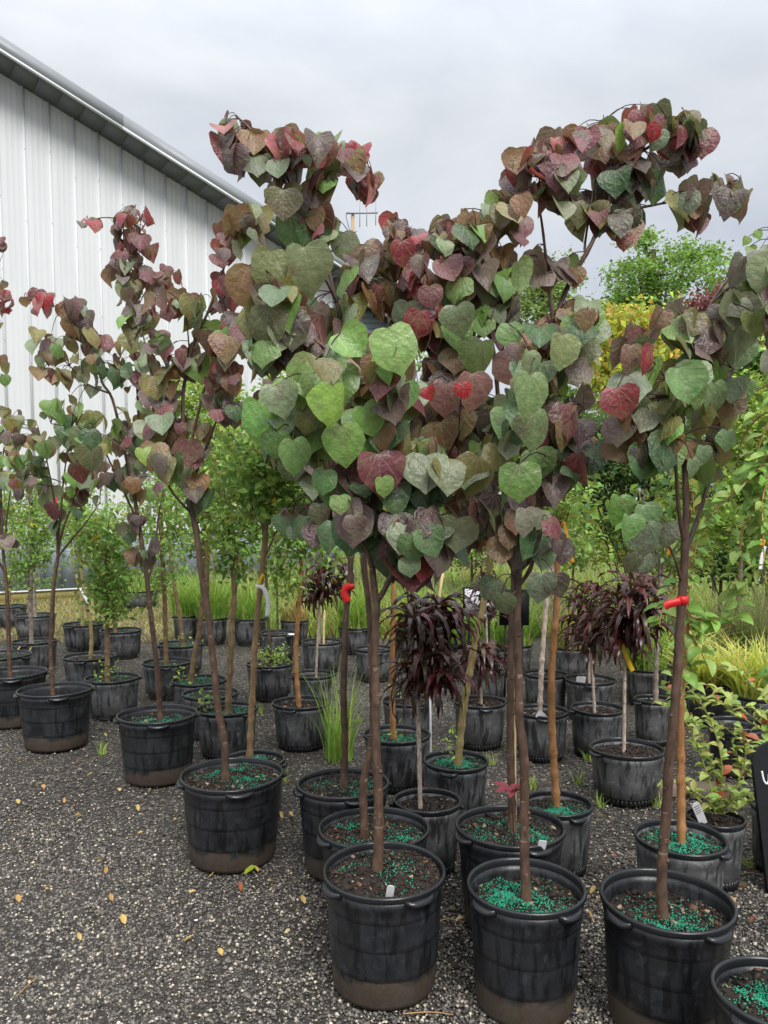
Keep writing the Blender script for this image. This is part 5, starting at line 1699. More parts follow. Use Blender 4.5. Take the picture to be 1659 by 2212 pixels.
def blades(B, Hh, lean, width, col, curl=0.6):
    n = len(B)
    a = NR.uniform(0, 6.283, n)
    d = np.stack([np.cos(a), np.sin(a), np.zeros(n)], 1)
    pr = np.stack([-np.sin(a), np.cos(a), np.zeros(n)], 1)
    rows = []
    for t in (0, 0.35, 0.7, 1.0):
        off = lean * (0.35 * t + curl * t ** 2.4)
        z = Hh * (t - 0.25 * curl * (lean / Hh) * t ** 2.5)
        c = B + d * off[:, None]
        c[:, 2] += z
        w = width * (1 - t ** 1.6) + width * 0.06
        rows += [c - pr * w[:, None], c + pr * w[:, None]]
    V = np.stack(rows, 1)
    f = np.array([[0, 1, 3, 2], [2, 3, 5, 4], [4, 5, 7, 6]])
    Fc = (f[None] + (np.arange(n) * 8)[:, None, None]).reshape(-1, 4)
    return V.reshape(-1, 3), Fc, np.repeat(col, 8, axis=0)


GG = "potted grasses in the back rows"


def grass_pot(label, pot, h, bh, n, pals, width=0.004, lean=0.7, style='grey', shape=0.42):
    root, D, zs = pot_thing("potted_grass", label, "potted grass", GG, *pot, style, h, 0.03, 0)
    Rr = 0.5 * pot[2] * D / F_
    a, q = NR.uniform(0, 6.283, n), np.sqrt(NR.uniform(0, 1, n)) * Rr * 0.85
    B = np.stack([np.cos(a) * q, np.sin(a) * q, np.full(n, zs - 0.01)], 1)
    Hh = bh * 0.8 * NR.uniform(0.3, 1.15, n) ** 1.2
    V, Fc, cc = blades(B, Hh, lean * Hh * NR.uniform(0.2, 1.5, n), np.full(n, width * 1.7) * NR.uniform(0.5, 1.4, n), colours(n, pals))
    add("blades", mesh_np("blades", V, Fc, M_GRASS, True, cc), root, kind="stuff")


grass_pot("dry grass in dark pot tight against the shed wall", (178, 1248, 48), 0.30, 0.4, 160, G_STRAW)
grass_pot("pot of straw-tipped grass second from the shed wall", (238, 1262, 62), 0.30, 0.35, 200, G_STRAW)
grass_pot("wide grey pot with seeding green grass on the moss verge", (300, 1274, 86), 0.30, 0.5, 320, G_GREEN)
grass_pot("tall green grass in narrow grey pot below the leaning tan tree", (405, 1328, 66), 0.32, 0.75, 420, G_GREEN)
grass_pot("fresh lime grass in grey pot right of the narrow one", (456, 1333, 72), 0.32, 0.8, 460, G_GREEN)
grass_pot("lime grass pot behind the graft-bent tree", (540, 1334, 74), 0.32, 0.6, 380, G_GREEN)
grass_pot("short yellowing grass in pot beside the dark mop-headed peach", (636, 1338, 64), 0.3, 0.4, 300, G_STRAW)
grass_pot("lush green grass pot behind the red-ribboned trunk", (770, 1352, 84), 0.3, 0.75, 520, G_GREEN)
grass_pot("lush green grass pot behind the orange knobby trunk", (900, 1360, 84), 0.3, 0.7, 520, G_GREEN)
grass_pot("grass pot under the white framed sign", (1000, 1385, 88), 0.3, 0.6, 480, G_GREEN)
grass_pot("bright grass pot under the plain black sign", (1110, 1390, 84), 0.3, 0.7, 520, G_GREEN)
grass_pot("grass with dry straw base left of the maroon mop heads", (1230, 1395, 84), 0.3, 0.55, 460, G_STRAW)
grass_pot("green grass pot right of the yellow-tagged peach stem", (1395, 1440, 96), 0.3, 0.6, 520, G_GREEN, 0.005)
grass_pot("golden fountain of arching grass behind the peeling orange trunk", (1530, 1470, 110), 0.3, 0.42, 620, G_YEL, 0.006, 1.2)
grass_pot("golden arching grass by the dark shrub pots", (1472, 1422, 80), 0.3, 0.42, 520, G_YEL, 0.006, 1.2)
grass_pot("yellow-green grass behind the arching yellow-green shrub", (1640, 1500, 120), 0.3, 0.55, 700, G_YEL, 0.005, 0.9)
grass_pot("olive wispy grass mound behind the golden grass", (1610, 1395, 120), 0.3, 0.75, 1100, G_OLIVE, 0.0025, 1.1)
grass_pot("olive wispy grass mound behind the yellow-green grass", (1680, 1360, 110), 0.3, 0.8, 900, G_OLIVE, 0.0025, 1.1)


def meadow():
    n = 36000
    Y = 9.6 + NR.uniform(0, 1, n) ** 1.3 * 16
    px = NR.uniform(370, 1900, n)
    X = (px - W_ / 2) / F_ * Y
    keep = ~((px < 560) & (Y < 11.5))
    X, Y, px = X[keep], Y[keep], px[keep]
    n = len(X)
    B = np.stack([X, Y, np.full(n, -0.01)], 1)
    tuft = 0.6 + 0.4 * np.sin(X * 3.1 + np.sin(Y * 2.3) * 2) * np.sin(Y * 1.9)
    Hh = (0.22 + 0.5 * tuft) * NR.uniform(0.5, 1.15, n)
    sel = np.sin(X * 1.1 + 0.5 * Y) + NR.normal(0, 0.5, n)
    col = np.where((sel > 0.4)[:, None], colours(n, G_OLIVE), np.where((sel < -0.9)[:, None], colours(n, G_STRAW), colours(n, G_GREEN)))
    V, Fc, cc = blades(B, Hh, 0.9 * Hh * NR.uniform(0.2, 1.4, n), np.full(n, 0.010) * NR.uniform(0.5, 1.4, n), col)
    o = add("tall_grass", mesh_np("tall_grass", V, Fc, M_GRASS, True, cc), kind="stuff")
    o["label"] = "rough tall grass growing behind the rows of pots"
    o["category"] = "grass"
    # straw and low weeds on the verge before the shed
    n = 9000
    px = NR.uniform(-60, 480, n)
    Y = NR.uniform(9.3, 15, n)
    X = (px - W_ / 2) / F_ * Y
    B = np.stack([X, Y, np.full(n, -0.008)], 1)
    Hh = NR.uniform(0.02, 0.10, n)
    V, Fc, cc = blades(B, Hh, 1.6 * Hh, np.full(n, 0.005), colours(n, G_STRAW))
    o = add("verge_weeds", mesh_np("verge_weeds", V, Fc, M_GRASS, True, cc), kind="stuff")
    o["label"] = "low straw and moss on the ground before the shed"
    o["category"] = "weeds"


meadow()


def tuft(label, x, y, n, bh, width, spread, pals=G_GREEN, lean=0.7, group=None):
    c = on_plane(x, y, 0)
    root = empty("grass_tuft", c, label, "grass", group)
    a, q = NR.uniform(0, 6.283, n), np.sqrt(NR.uniform(0, 1, n)) * spread
    B = np.stack([np.cos(a) * q, np.sin(a) * q, np.full(n, -0.01)], 1)
    Hh = bh * NR.uniform(0.35, 1.1, n)
    V, Fc, cc = blades(B, Hh, lean * Hh * NR.uniform(0.2, 1.0, n), np.full(n, width) * NR.uniform(0.6, 1.3, n), colours(n, pals))
    add("blades", mesh_np("blades", V, Fc, M_GRASS, True, cc), root, kind="stuff")


tuft("tall tuft of green grass on the gravel beside the red-ribboned redbud pot", 733, 1640, 110, 0.62, 0.0045, 0.09, G_GREEN, 0.6)
for (x, y) in [(575, 1660), (610, 1690), (300, 1655), (222, 1625), (1250, 1690), (1150, 1700), (1300, 1740), (1060, 1650), (775, 1560), (1560, 1900), (1620, 1870), (1270, 1640), (700, 1700), (330, 1480), (560, 1540), (1100, 1620), (1420, 1740), (480, 1690)]:
    tuft("small weed tuft sprouting through the gravel between pots", x, y, 22, 0.09, 0.003, 0.03, LIMEY, 0.9, "weed tufts in the gravel")

# ------------------------------------------------------------------ background trees
def bg_tree(name, label, D, clumps, size, pals, trunk, r, group=None, sub=40, hang=0.1, bark_m=None, limbs=10, deep=None, cat="tree"):
    base = P(trunk[0][0], HOR, D)
    base.z = 0
    root = empty(name, base, label, cat, group)
    rr = random.Random(int(D * 100 + trunk[0][0]))
    tw = [Vector((base.x, base.y, -0.05))] + [P(x, y, D) for x, y in trunk[1:]]
    tw = resample(smooth_path(tw, 4), 0.08)
    V, Fq = tube_arrays([p - base for p in tw], np.linspace(r, r * 0.4, len(tw)), 8)
    tr = add("trunk", mesh_np("trunk", V, Fq, bark_m or M_BARK_DARK), root)
    for q in range(limbs):
        c = clumps[q % len(clumps)]
        a = rr.uniform(0, 6.28)
        e = P(c[0] + math.cos(a) * c[2] * 0.7, c[1] + math.sin(a) * c[3] * 0.7, D + rr.uniform(-0.4, 0.4) * c[2] * D / F_)
        s = tw[int(len(tw) * rr.uniform(0.35, 0.98))]
        mid = s.lerp(e, 0.5) + Vector((0, 0, -0.08 * (e - s).length))
        pw = smooth_path([s - base, mid - base, e - base], 4)
        V, Fq = tube_arrays(pw, np.linspace(r * 0.35, r * 0.08, len(pw)), 6)
        add("limb", mesh_np("limb", V, Fq, bark_m or M_BARK_DARK), root)
    add("crown", crown_mesh("crown", base, D, [(a, b, c, d, int(e * 2.0)) for a, b, c, d, e in clumps], size, pals, hang, 1.0, sub, deep), root, kind="stuff")


GBT = "trees beyond the nursery rows"
_mr = random.Random(21)
_cl = []
while len(_cl) < 85:
    x, y = _mr.uniform(1225, 1590), _mr.uniform(470, 780)
    top = 470 + 60 * abs(math.sin((x - 1395) / 62.0)) * (1 if x > 1395 else 0.7) + max(0, (1395 - x)) * 0.85 + max(0, (x - 1520)) * 0.9
    if y > top + 10:
        _cl.append((x, y, _mr.uniform(20, 34), _mr.uniform(11, 20), _mr.randint(70, 140)))
bg_tree("maple_tree", "big green maple rising above the nursery rows", 26, _cl,
        0.15, [((0.13, 0.27, 0.05), .4), ((0.22, 0.40, 0.08), .4), ((0.07, 0.15, 0.03), .2)], [(1400, HOR), (1402, 900), (1405, 700), (1410, 540)], 0.28, GBT, 45, 0.1, None, 40, 1.6)
bg_tree("light_tree", "paler feathery tree left of the big green maple", 32, [(1150, 630, 60, 50, 1300), (1200, 600, 40, 50, 800), (1130, 690, 70, 40, 1000), (1210, 690, 50, 50, 900)],
        0.17, [((0.17, 0.28, 0.08), .6), ((0.24, 0.34, 0.12), .4)], [(1170, HOR), (1170, 850), (1172, 620)], 0.2, GBT, 40)
bg_tree("roadside_tree", "mid green tree standing far behind the weeping canes", 22, [(1620, 700, 70, 60, 1600), (1660, 640, 60, 60, 1100), (1590, 780, 60, 60, 1200), (1680, 780, 70, 80, 1400)],
        0.15, MAPLE, [(1640, HOR), (1640, 900), (1642, 700)], 0.2, GBT, 50)
bg_tree("yellow_maple", "golden yellow maple with orange new tips between the redbud crowns", 8.5, [(1370, 700, 42, 34, 520), (1310, 760, 34, 60, 480), (1400, 760, 50, 40, 560), (1470, 790, 55, 40, 480), (1290, 700, 20, 30, 160), (1350, 830, 60, 50, 560)],
        0.085, YELLOW, [(1390, HOR), (1392, 1000), (1385, 850), (1378, 720)], 0.03, None, 22, 0.6, M_BARK_GREY)
bg_tree("red_maple", "small dark red maple behind the leaning shoot of the few-leaved redbud", 11, [(1555, 690, 26, 40, 300), (1515, 655, 26, 18, 200), (1575, 630, 20, 16, 160), (1540, 740, 26, 24, 180), (1578, 665, 18, 12, 100)],
        0.07, REDM, [(1548, HOR), (1549, 900), (1552, 680)], 0.03, None, 22, 0.5)
bg_tree("vase_shrub", "dark green vase-shaped tree with many ascending stems behind the few-leaved redbud", 6.8, [(1330, 950, 70, 50, 1500), (1430, 960, 70, 60, 1500), (1280, 1010, 50, 50, 800), (1380, 1010, 90, 40, 1000), (1490, 1040, 50, 60, 700), (1250, 1090, 50, 40, 500), (1330, 1110, 70, 50, 500)],
        0.055, DARKG, [(1385, HOR), (1388, 1180), (1390, 1120)], 0.035, None, 26, 0.2, M_BARK_DARK, 26)
bg_tree("leafy_tree", "fresh green tree filling the gap close behind the weeping canes", 7.5, [(1590, 870, 60, 60, 900), (1650, 960, 60, 80, 1100), (1560, 990, 60, 60, 900), (1610, 1080, 70, 60, 900), (1540, 1130, 60, 50, 600), (1660, 1160, 50, 60, 600)],
        0.06, LIMEY, [(1600, HOR + 60), (1602, 1180), (1604, 1000)], 0.03, GBT, 26, 0.3, M_BARK_GREY)
bg_tree("leafy_tree", "yellow-green tree low behind the maroon mop heads", 8.2, [(1300, 1170, 70, 50, 700), (1400, 1190, 70, 50, 700), (1480, 1190, 50, 50, 450), (1350, 1130, 60, 40, 420)],
        0.06, [((0.30, 0.40, 0.08), .5), ((0.18, 0.30, 0.06), .3), ((0.42, 0.44, 0.12), .2)], [(1360, HOR + 60), (1362, 1220), (1362, 1150)], 0.025, GBT, 26, 0.3, M_BARK_GREY)
bg_tree("leafy_tree", "airy lime tree behind the wavy redbud and white ribbon tree", 9.5, [(400, 850, 55, 50, 700), (470, 880, 60, 60, 700), (520, 960, 60, 60, 700), (430, 970, 60, 60, 600)],
        0.065, LIMEY, [(455, HOR + 40), (456, 1080), (458, 900)], 0.035, GBT, 26, 0.3, M_BARK_GREY)
bg_tree("leafy_tree", "airy lime tree behind the lime-leaved redbud", 10.5, [(620, 830, 50, 50, 500), (640, 920, 70, 70, 900), (700, 1040, 80, 70, 900), (590, 1020, 60, 60, 600), (760, 1120, 60, 50, 500)],
        0.07, LIMEY, [(655, HOR + 40), (656, 1080), (650, 900)], 0.035, GBT, 26, 0.3, M_BARK_GREY)
bg_tree("leafy_tree", "bushy green tree glimpsed between the central redbud trunks", 12, [(900, 1080, 90, 70, 900), (980, 1140, 90, 60, 800), (850, 1150, 70, 50, 500), (1060, 1090, 80, 60, 700), (860, 770, 60, 60, 400), (900, 900, 80, 80, 700)],
        0.08, FRESH, [(930, HOR + 30), (931, 1150), (932, 950)], 0.05, GBT, 26, 0.3, M_BARK_GREY)
bg_tree("leafy_tree", "deep green tree behind the tall leggy redbud", 12, [(1150, 1020, 80, 80, 900), (1240, 1060, 70, 70, 700), (1180, 1140, 80, 50, 600), (1200, 900, 70, 70, 600), (1280, 860, 60, 60, 500)],
        0.08, FRESHD, [(1200, HOR + 30), (1201, 1150), (1203, 950)], 0.05, GBT, 26, 0.3, M_BARK_DARK)


for (x, y, D_, lab) in [(1560, 1190, 9.2, "dark green bush behind the olive wispy grass"), (1660, 1200, 9.0, "dark green bush behind the white hang tag"), (1240, 1160, 13.5, "dark green bush between the leggy redbud and maroon mop heads"),
                      (1020, 1165, 14.5, "dark green bush above the white framed sign"), (880, 1175, 15.0, "dark green bush behind the orange knobby trunk"), (1460, 1170, 12.5, "dark green bush behind the grey-stemmed sapling")]:
    bg_tree("bush", lab, D_, [(x - 40, y - 20, 50, 45, 500), (x + 40, y - 30, 50, 50, 500), (x, y + 20, 80, 40, 600), (x, y - 60, 40, 40, 300)], 0.075, DARKG + FRESHD, [(x, HOR), (x, y)], 0.03, "dark bushes behind the grasses", 26, 0.2, None, 8, None, "bush")


def woods():
    rows = [(x, y, 90, 55, 1000) for x in range(700, 1900, 110) for y in (960, 1060)]
    m = crown_mesh("woodland", (0, 0, 0), 42, rows, 0.35, MAPLE, 0.1, 1.0, 50)
    o = add("woodland", m, kind="stuff")
    o["label"] = "far green woodland closing the view behind the nursery"
    o["category"] = "woodland"


woods()

# ------------------------------------------------------------------ tags, ribbons, stakes
def strip(name, label, cat, pts, D, wpx, mat, loop=None, group=None, thick=0.0012):
    """flat band along pixel points at depth D; loop = ring radius round the stem at the first point"""
    w = [P(p[0], p[1], D + (p[2] if len(p) > 2 else 0)) for p in pts]
    base = w[0].copy()
    root_m = MB()
    sp = smooth_path(w, 5)
    half = wpx * D / F_ / 2
    V, Fc = [], []
    n = len(sp)
    for i, p in enumerate(sp):
        t = (sp[min(i + 1, n - 1)] - sp[max(i - 1, 0)]).normalized()
        sd = t.cross(Vector((0.25, -1, 0.1))).normalized()
        nn = sd.cross(t).normalized()
        for a, b in ((-1, -1), (1, -1), (1, 1), (-1, 1)):
            V.append(tuple(p - base + sd * a * half + nn * b * thick))
    for i in range(n - 1):
        for g in range(4):
            Fc.append((i * 4 + g, i * 4 + (g + 1) % 4, i * 4 + 4 + (g + 1) % 4, i * 4 + 4 + g))
    Fc += [(3, 2, 1, 0), (n * 4 - 4, n * 4 - 3, n * 4 - 2, n * 4 - 1)]
    root_m.put(V, Fc)
    if loop:
        m, (lx, ly, lr, lh, ld) = 14, loop
        c = P(lx, ly, D + ld) - base
        V, Fc = [], []
        for k in range(m):
            a = k * 2 * math.pi / m
            for rr_, z in ((lr, -lh), (lr + 0.0015, -lh), (lr + 0.0015, lh), (lr, lh)):
                V.append((c.x + math.cos(a) * rr_, c.y + math.sin(a) * rr_, c.z + z))
        for k in range(m):
            for g in range(4):
                a, b = k * 4, ((k + 1) % m) * 4
                Fc.append((a + g, a + (g + 1) % 4, b + (g + 1) % 4, b + g))
        root_m.put(V, Fc)
    o = add(name, root_m.mesh(name, mat, False), None, base)
    return tag(o, label, cat, group)


def dep(cy, h):
    return on_plane(800, cy, h).y


d4, dA, dG = dep(1688, 0.38), dep(1874, 0.38), dep(1938, 0.38)
strip("ribbon", "red ribbon tied on the dark trunk above the grass tuft", "ribbon", [(757, 1266), (747, 1270), (744, 1284), (752, 1300)], d4 - 0.022, 16, M_RED, (756, 1267, 0.017, 0.012, 0.022))
strip("ribbon", "red ribbon tied round the few-leaved redbud trunk with a drooping tail", "ribbon", [(1470, 1299), (1456, 1302), (1445, 1305), (1436, 1311)], dG - 0.02, 17, M_RED, (1474, 1296, 0.015, 0.012, 0.02))
strip("ribbon", "long white ribbon hanging from the tall tan stem", "ribbon", [(555, 1266), (568, 1270), (576, 1285), (579, 1305), (577, 1332)], dep(1638, 0.30) - 0.02, 9, M_WHT, (561, 1266, 0.018, 0.008, 0.02))
strip("tag", "small yellow tag above the white ribbon", "tag", [(570, 1241), (564, 1249), (560, 1262)], dep(1638, 0.30) - 0.022, 7, M_YEL)
strip("tag", "long yellow tag hanging aslant in the foliage beside the tall tan tree", "tag", [(590, 1076), (604, 1108), (616, 1144)], dep(1638, 0.30) - 0.05, 10, M_YEL)
strip("tag", "yellow tag high behind the wavy redbud trunk", "tag", [(465, 1031), (458, 1045), (453, 1062)], dep(1495, 0.30) - 0.1, 11, M_YEL)
strip("tag", "yellow tag strapped on the squat-pot peach stem", "tag", [(1343, 1391), (1350, 1410), (1358, 1430), (1367, 1450)], dep(1613, 0.28) - 0.02, 11, M_YEL)
strip("tag", "orange tag hanging from the orange-tan knobby tree", "tag", [(1218, 1128), (1222, 1150), (1229, 1185), (1237, 1216)], dep(1732, 0.29) - 0.05, 9, M_ORG)
strip("tag", "yellow and white tie on the pale tan tree near the shed", "tag", [(64, 1133), (72, 1135), (82, 1139)], dep(1383, 0.30) - 0.03, 7, M_YEL)
strip("tag", "white paper tag below the yellow tie near the shed", "tag", [(66, 1137), (62, 1146), (59, 1152)], dep(1383, 0.30) - 0.032, 8, M_WHT)
strip("tag", "white tag hanging on the bent orange stem", "tag", [(168, 1270), (176, 1278), (184, 1291), (191, 1303)], dep(1416, 0.30) - 0.03, 6, M_WHT)
strip("tag", "yellow tag fluttering beside the tree of leafy sprays near the shed", "tag", [(216, 1158), (205, 1163), (196, 1171)], dep(1462, 0.30) - 0.05, 6, M_YEL)
strip("ribbon", "pink ribbon in the forked redbud near the shed", "ribbon", [(119, 1074), (121, 1084), (122, 1092), (124, 1112)], dep(1487, 0.38) - 0.03, 6, M_PINK)
strip("tag", "orange tag among the leaves beside the few-leaved redbud trunk", "tag", [(1450, 1176), (1447, 1186), (1442, 1200)], dG + 0.4, 9, M_ORG)
strip("tag", "small orange tag among the weeping canes above the hang tag", "tag", [(1648, 1165), (1645, 1180)], 2.6, 14, M_ORG)
strip("tag", "long white hang tag in foliage behind the weeping canes", "tag", [(1652, 1180), (1646, 1205), (1642, 1232)], 4.6, 9, M_WHT)
strip("tag", "small white tag below the long hang tag", "tag", [(1640, 1240), (1636, 1256)], 4.6, 9, M_WHT)
strip("tag", "yellow tag behind the mop-headed peach", "tag", [(738, 1282), (748, 1287), (757, 1293)], dep(1454, 0.30) - 0.05, 7, M_YEL)


def pot_tag(label, x, y, D, hpx, wpx, lean, mat=M_WHT, lines=False):
    b = P(x, y, D)
    root = empty("plant_tag", b, label, "tag")
    hh, ww = hpx * D / F_, wpx * D / F_
    mb = MB()
    rot = Matrix.Rotation(lean, 3, 'Y') @ Matrix.Rotation(0.35, 3, 'X')
    V = [(-ww / 2, 0, -0.05), (ww / 2, 0, -0.05), (ww / 2, 0, hh * 0.85), (ww * 0.3, 0, hh), (-ww * 0.3, 0, hh), (-ww / 2, 0, hh * 0.85)]
    V2 = [tuple(rot @ Vector(v)) for v in V] + [tuple(rot @ Vector((v[0], 0.0015, v[2]))) for v in V]
    mb.put(V2, [(0, 1, 2, 3, 4, 5), (11, 10, 9, 8, 7, 6)])
    mb.put(V2, [(i, (i + 1) % 6, 6 + (i + 1) % 6, 6 + i)[::-1] for i in range(6)])
    add("card", mb.mesh("card", mat, False), root)
    if lines:
        for k in range(4):
            mb = MB()
            mb.box(rot @ Vector((0, -0.001, hh * (0.25 + 0.16 * k))), (ww * 0.7, 0.0006, hh * 0.035), rot)
            add("print_line", mb.mesh("print_line", M_INK, False), root)


pot_tag("blank pinkish white tag stuck in the soil of the lime-leaved redbud", 841, 1938, dA - 0.15, 34, 17, 0.12)
pot_tag("printed white label in the ribbed pot of weeds", 1513, 1762, dep(1762, 0.28) - 0.08, 42, 18, -0.5, M_WHT, True)
pot_tag("white tag in the pot of the silvery-stemmed tree", 1170, 1548, dep(1533, 0.30) - 0.15, 14, 18, -0.8)
pot_tag("white tag on the rim of the shiny black peach pot", 1255, 1468, dep(1465, 0.30) - 0.05, 8, 20, 0.0)
pot_tag("white tag leaning on the black pot of the leggy redbud neighbour", 1172, 1822, dep(1780, 0.38) - 0.19, 8, 18, 0.1)


def stake(label, pts, D, r, mat, name="stake", h0=None):
    w = [P(x, y, D) for x, y in pts]
    base = Vector((w[0].x, w[0].y, 0 if h0 is None else h0))
    w[0].z = base.z
    V, Fq = tube_arrays([p - base for p in w], r, 8)
    mb = MB(); mb.put(V, Fq)
    n = len(w)
    mb.F.setdefault(8, []).append(np.array([[(n - 1) * 8 + i for i in range(8)]], dtype=np.int32))
    o = add(name, mb.mesh(name, mat), None, base)
    tag(o, label, "stake")


stake("pale bamboo stake standing beside the sprouting redbud trunk", [(1113, 1780), (1112, 1540), (1111, 1344)], dep(1780, 0.38) + 0.03, 0.005, M_LATH, h0=0.33)
stake("white plastic pole between the dwarf peach stems", [(930, 1650), (930, 1560), (928, 1440)], 4.3, 0.006, M_WHT)
stake("wood lath leaning in the olive grass", [(944, 1330), (950, 1280), (960, 1215)], 7.6, 0.014, M_LATH)
stake("cane stake in the pale-chip pot behind the mop-headed peach", [(699, 1384), (700, 1340), (701, 1318)], dep(1384, 0.30), 0.012, M_LATH, h0=0.25)


def signs():
    D = 6.6
    c = P(1036, 1300, D)
    b = Vector((c.x, c.y, 0))
    root = empty("framed_sign", b, "white framed plant sign behind the dwarf peaches", "sign")
    ww, hh = 72 * D / F_, 64 * D / F_
    z = c.z
    mb = MB(); mb.box((0, 0.012, z), (ww, 0.02, hh))
    add("backing_board", mb.mesh("backing_board", M_BLACKBOARD, False), root)
    mb = MB(); mb.box((0, -0.001, z), (ww - 0.03, 0.004, hh - 0.03))
    add("white_card", mb.mesh("white_card", M_WHT, False), root)
    for x in (-ww * 0.3, ww * 0.3):
        mb = MB(); mb.tube([(x, 0.03, -0.1), (x, 0.03, z)], 0.01, 8)
        add("leg", mb.mesh("leg", M_BLACKBOARD), root)
    cu = bpy.data.curves.new("sign_text", 'FONT')
    cu.body = "FOUNTAIN"
    cu.size = 0.034
    cu.extrude = 0.0005
    cu.materials.append(M_LILAC)
    tmp = bpy.data.objects.new("lettering", cu)
    COL.objects.link(tmp)
    tm = bpy.data.meshes.new_from_object(tmp)
    bpy.data.objects.remove(tmp)
    o = add("lettering", tm, root)
    o.location = (-ww / 2 + 0.03, -0.0042, z + hh / 2 - 0.065)
    o.rotation_euler = (math.pi / 2, 0, 0)
    mb = MB()
    mb.box((-ww * 0.25, -0.0035, z + 0.01), (ww * 0.25, 0.001, 0.012))
    mb.box((-ww * 0.22, -0.0035, z - 0.02), (ww * 0.3, 0.001, 0.012))
    add("print_lines", mb.mesh("print_lines", M_LILAC, False), root, kind="stuff")
    D = 6.4
    c = P(1111, 1312, D)
    root = empty("black_sign", Vector((c.x, c.y, 0)), "plain black sign board partly hidden by redbud trunks", "sign")
    mb = MB(); mb.box((0, 0, c.z), (64 * D / F_, 0.02, 78 * D / F_))
    add("board", mb.mesh("board", M_BLACKBOARD, False), root)
    for x in (-0.07, 0.07):
        mb = MB(); mb.tube([(x, 0.02, -0.1), (x, 0.02, c.z)], 0.01, 8)
        add("leg", mb.mesh("leg", M_BLACKBOARD), root)
    # black hand-lettered board at the right edge
    D = 3.02
    c = P(1702, 1720, D)
    root = empty("lettered_board", Vector((c.x, c.y, 0)), "black board hand lettered in white leaning against a grey pot", "sign")
    root.rotation_euler = (math.radians(-8), math.radians(-3), math.radians(12))
    hw, ht = 48 * D / F_, 0.585
    prof = [(-hw, 0.0), (hw, 0.0), (hw, ht - 0.02), (hw - 0.03, ht), (-hw + 0.012, ht), (-hw, ht - 0.03)]
    prof = [(-hw * 0.93, 0.0), (hw, 0.0), (hw, ht - 0.02), (hw - 0.03, ht + 0.03), (-hw + 0.045, ht), (-hw, ht - 0.045)]
    V = [(x, -0.008, z) for x, z in prof] + [(x, 0.008, z) for x, z in prof]
    mb = MB()
    mb.put(V, [(0, 1, 2, 3, 4, 5), (11, 10, 9, 8, 7, 6)])
    mb.put(V, [(i, (i + 1) % 6, 6 + (i + 1) % 6, 6 + i)[::-1] for i in range(6)])
    add("board", mb.mesh("board", M_BLACKBOARD, False), root)
    # a brush-written W: two linked u strokes
    z0 = ht - 0.10
    x0 = -hw + 0.035
    st = [(0, 0.0), (0.004, -0.035), (0.014, -0.052), (0.026, -0.044), (0.030, -0.018), (0.034, -0.042), (0.046, -0.053), (0.058, -0.04), (0.064, 0.002)]
    mb = MB()
    mb.tube(smooth_path([Vector((x0 + a, -0.009, z0 + b)) for a, b in st], 4), 0.0042, 6)
    add("lettering", mb.mesh("lettering", M_CHALK), root)
    mb = MB()
    mb.tube(smooth_path([Vector((x0 + 0.035 + a, -0.009, z0 - 0.21 + b)) for a, b in [(0, 0), (0.006, -0.012), (0.02, -0.014), (0.03, 0.004)]], 4), 0.0042, 6)
    add("lettering", mb.mesh("lettering", M_CHALK), root)


signs()

# stone blocks
M_BLOCK = simple("brown_paver", (0.17, 0.125, 0.10), 0.8, 0.25, 25, 0.3, 0.4)
for i, (x, y, sx, sy, rz, lab) in enumerate([(1440, 1712, 0.17, 0.13, 0.2, "brown paver lying on gravel by the squat grey pot"), (1535, 1718, 0.24, 0.12, -0.1, "brown paver lying behind the ribbed pot of weeds")]):
    c = on_plane(x, y, 0)
    mb = MB()
    b = 0.008
    V, Fc = [], []
    for z, k in ((0, 0), (0.05, 0), (0.058, b)):
        V += [(-sx / 2 + k, -sy / 2 + k, z), (sx / 2 - k, -sy / 2 + k, z), (sx / 2 - k, sy / 2 - k, z), (-sx / 2 + k, sy / 2 - k, z)]
    for r_ in range(2):
        for g in range(4):
            Fc.append((r_ * 4 + g, r_ * 4 + (g + 1) % 4, r_ * 4 + 4 + (g + 1) % 4, r_ * 4 + 4 + g))
    Fc.append((8, 9, 10, 11))
    V = [(a + R.uniform(-.006, .006), b_ + R.uniform(-.006, .006), z) for a, b_, z in V]
    mb.put(V, Fc)
    o = add("paver", mb.mesh("paver", M_BLOCK, False), None, c)
    o.rotation_euler = (0, 0, rz)
    tag(o, lab, "paver")

# ------------------------------------------------------------------ fallen leaves and pale pebbles
FALL = [lance_leaf("fallen_leaf", 80 + s, 0.30 + 0.03 * (s % 3), -0.35 + 0.3 * (s % 3), M_BLADE, 7, 0.03) for s in range(5)]
zc = [(290, 187), (190, 222), (352, 335), (312, 295), (276, 284), (52, 362), (115, 313), (517, 233), (440, 63), (400, 100), (598, 318), (767, 428), (593, 418), (455, 590), (440, 537), (900, 605), (1115, 580), (765, 352),
      (510, 778), (540, 807), (848, 832), (795, 883), (958, 942), (1137, 792), (1228, 845), (1318, 718), (1293, 747), (1240, 197), (1220, 350), (140, 1040), (20, 908), (85, 712), (215, 655), (520, 77), (1040, 665), (1180, 622), (375, 168), (80, 287), (25, 480), (150, 213), (350, 876), (1243, 718), (820, 672), (485, 706), (695, 283), (70, 103), (1265, 340), (780, 150), (640, 240)]
spots = [(x * 0.5, 1592.6 + y * 0.5) for x, y in zc]
spots += [(1590, 1950), (1602, 1918), (1620, 1990), (1560, 1870), (1300, 1765), (1290, 1690), (1330, 1850), (980, 1965), (985, 1990), (1280, 1985), (1610, 1785), (1640, 1850), (640, 1600), (720, 1660), (590, 1570), (230, 1590), (300, 1620), (160, 1650), (60, 1610), (20, 1625), (1275, 1930), (1315, 1905), (255, 1640), (450, 1600), (1100, 1640), (1240, 1770)]
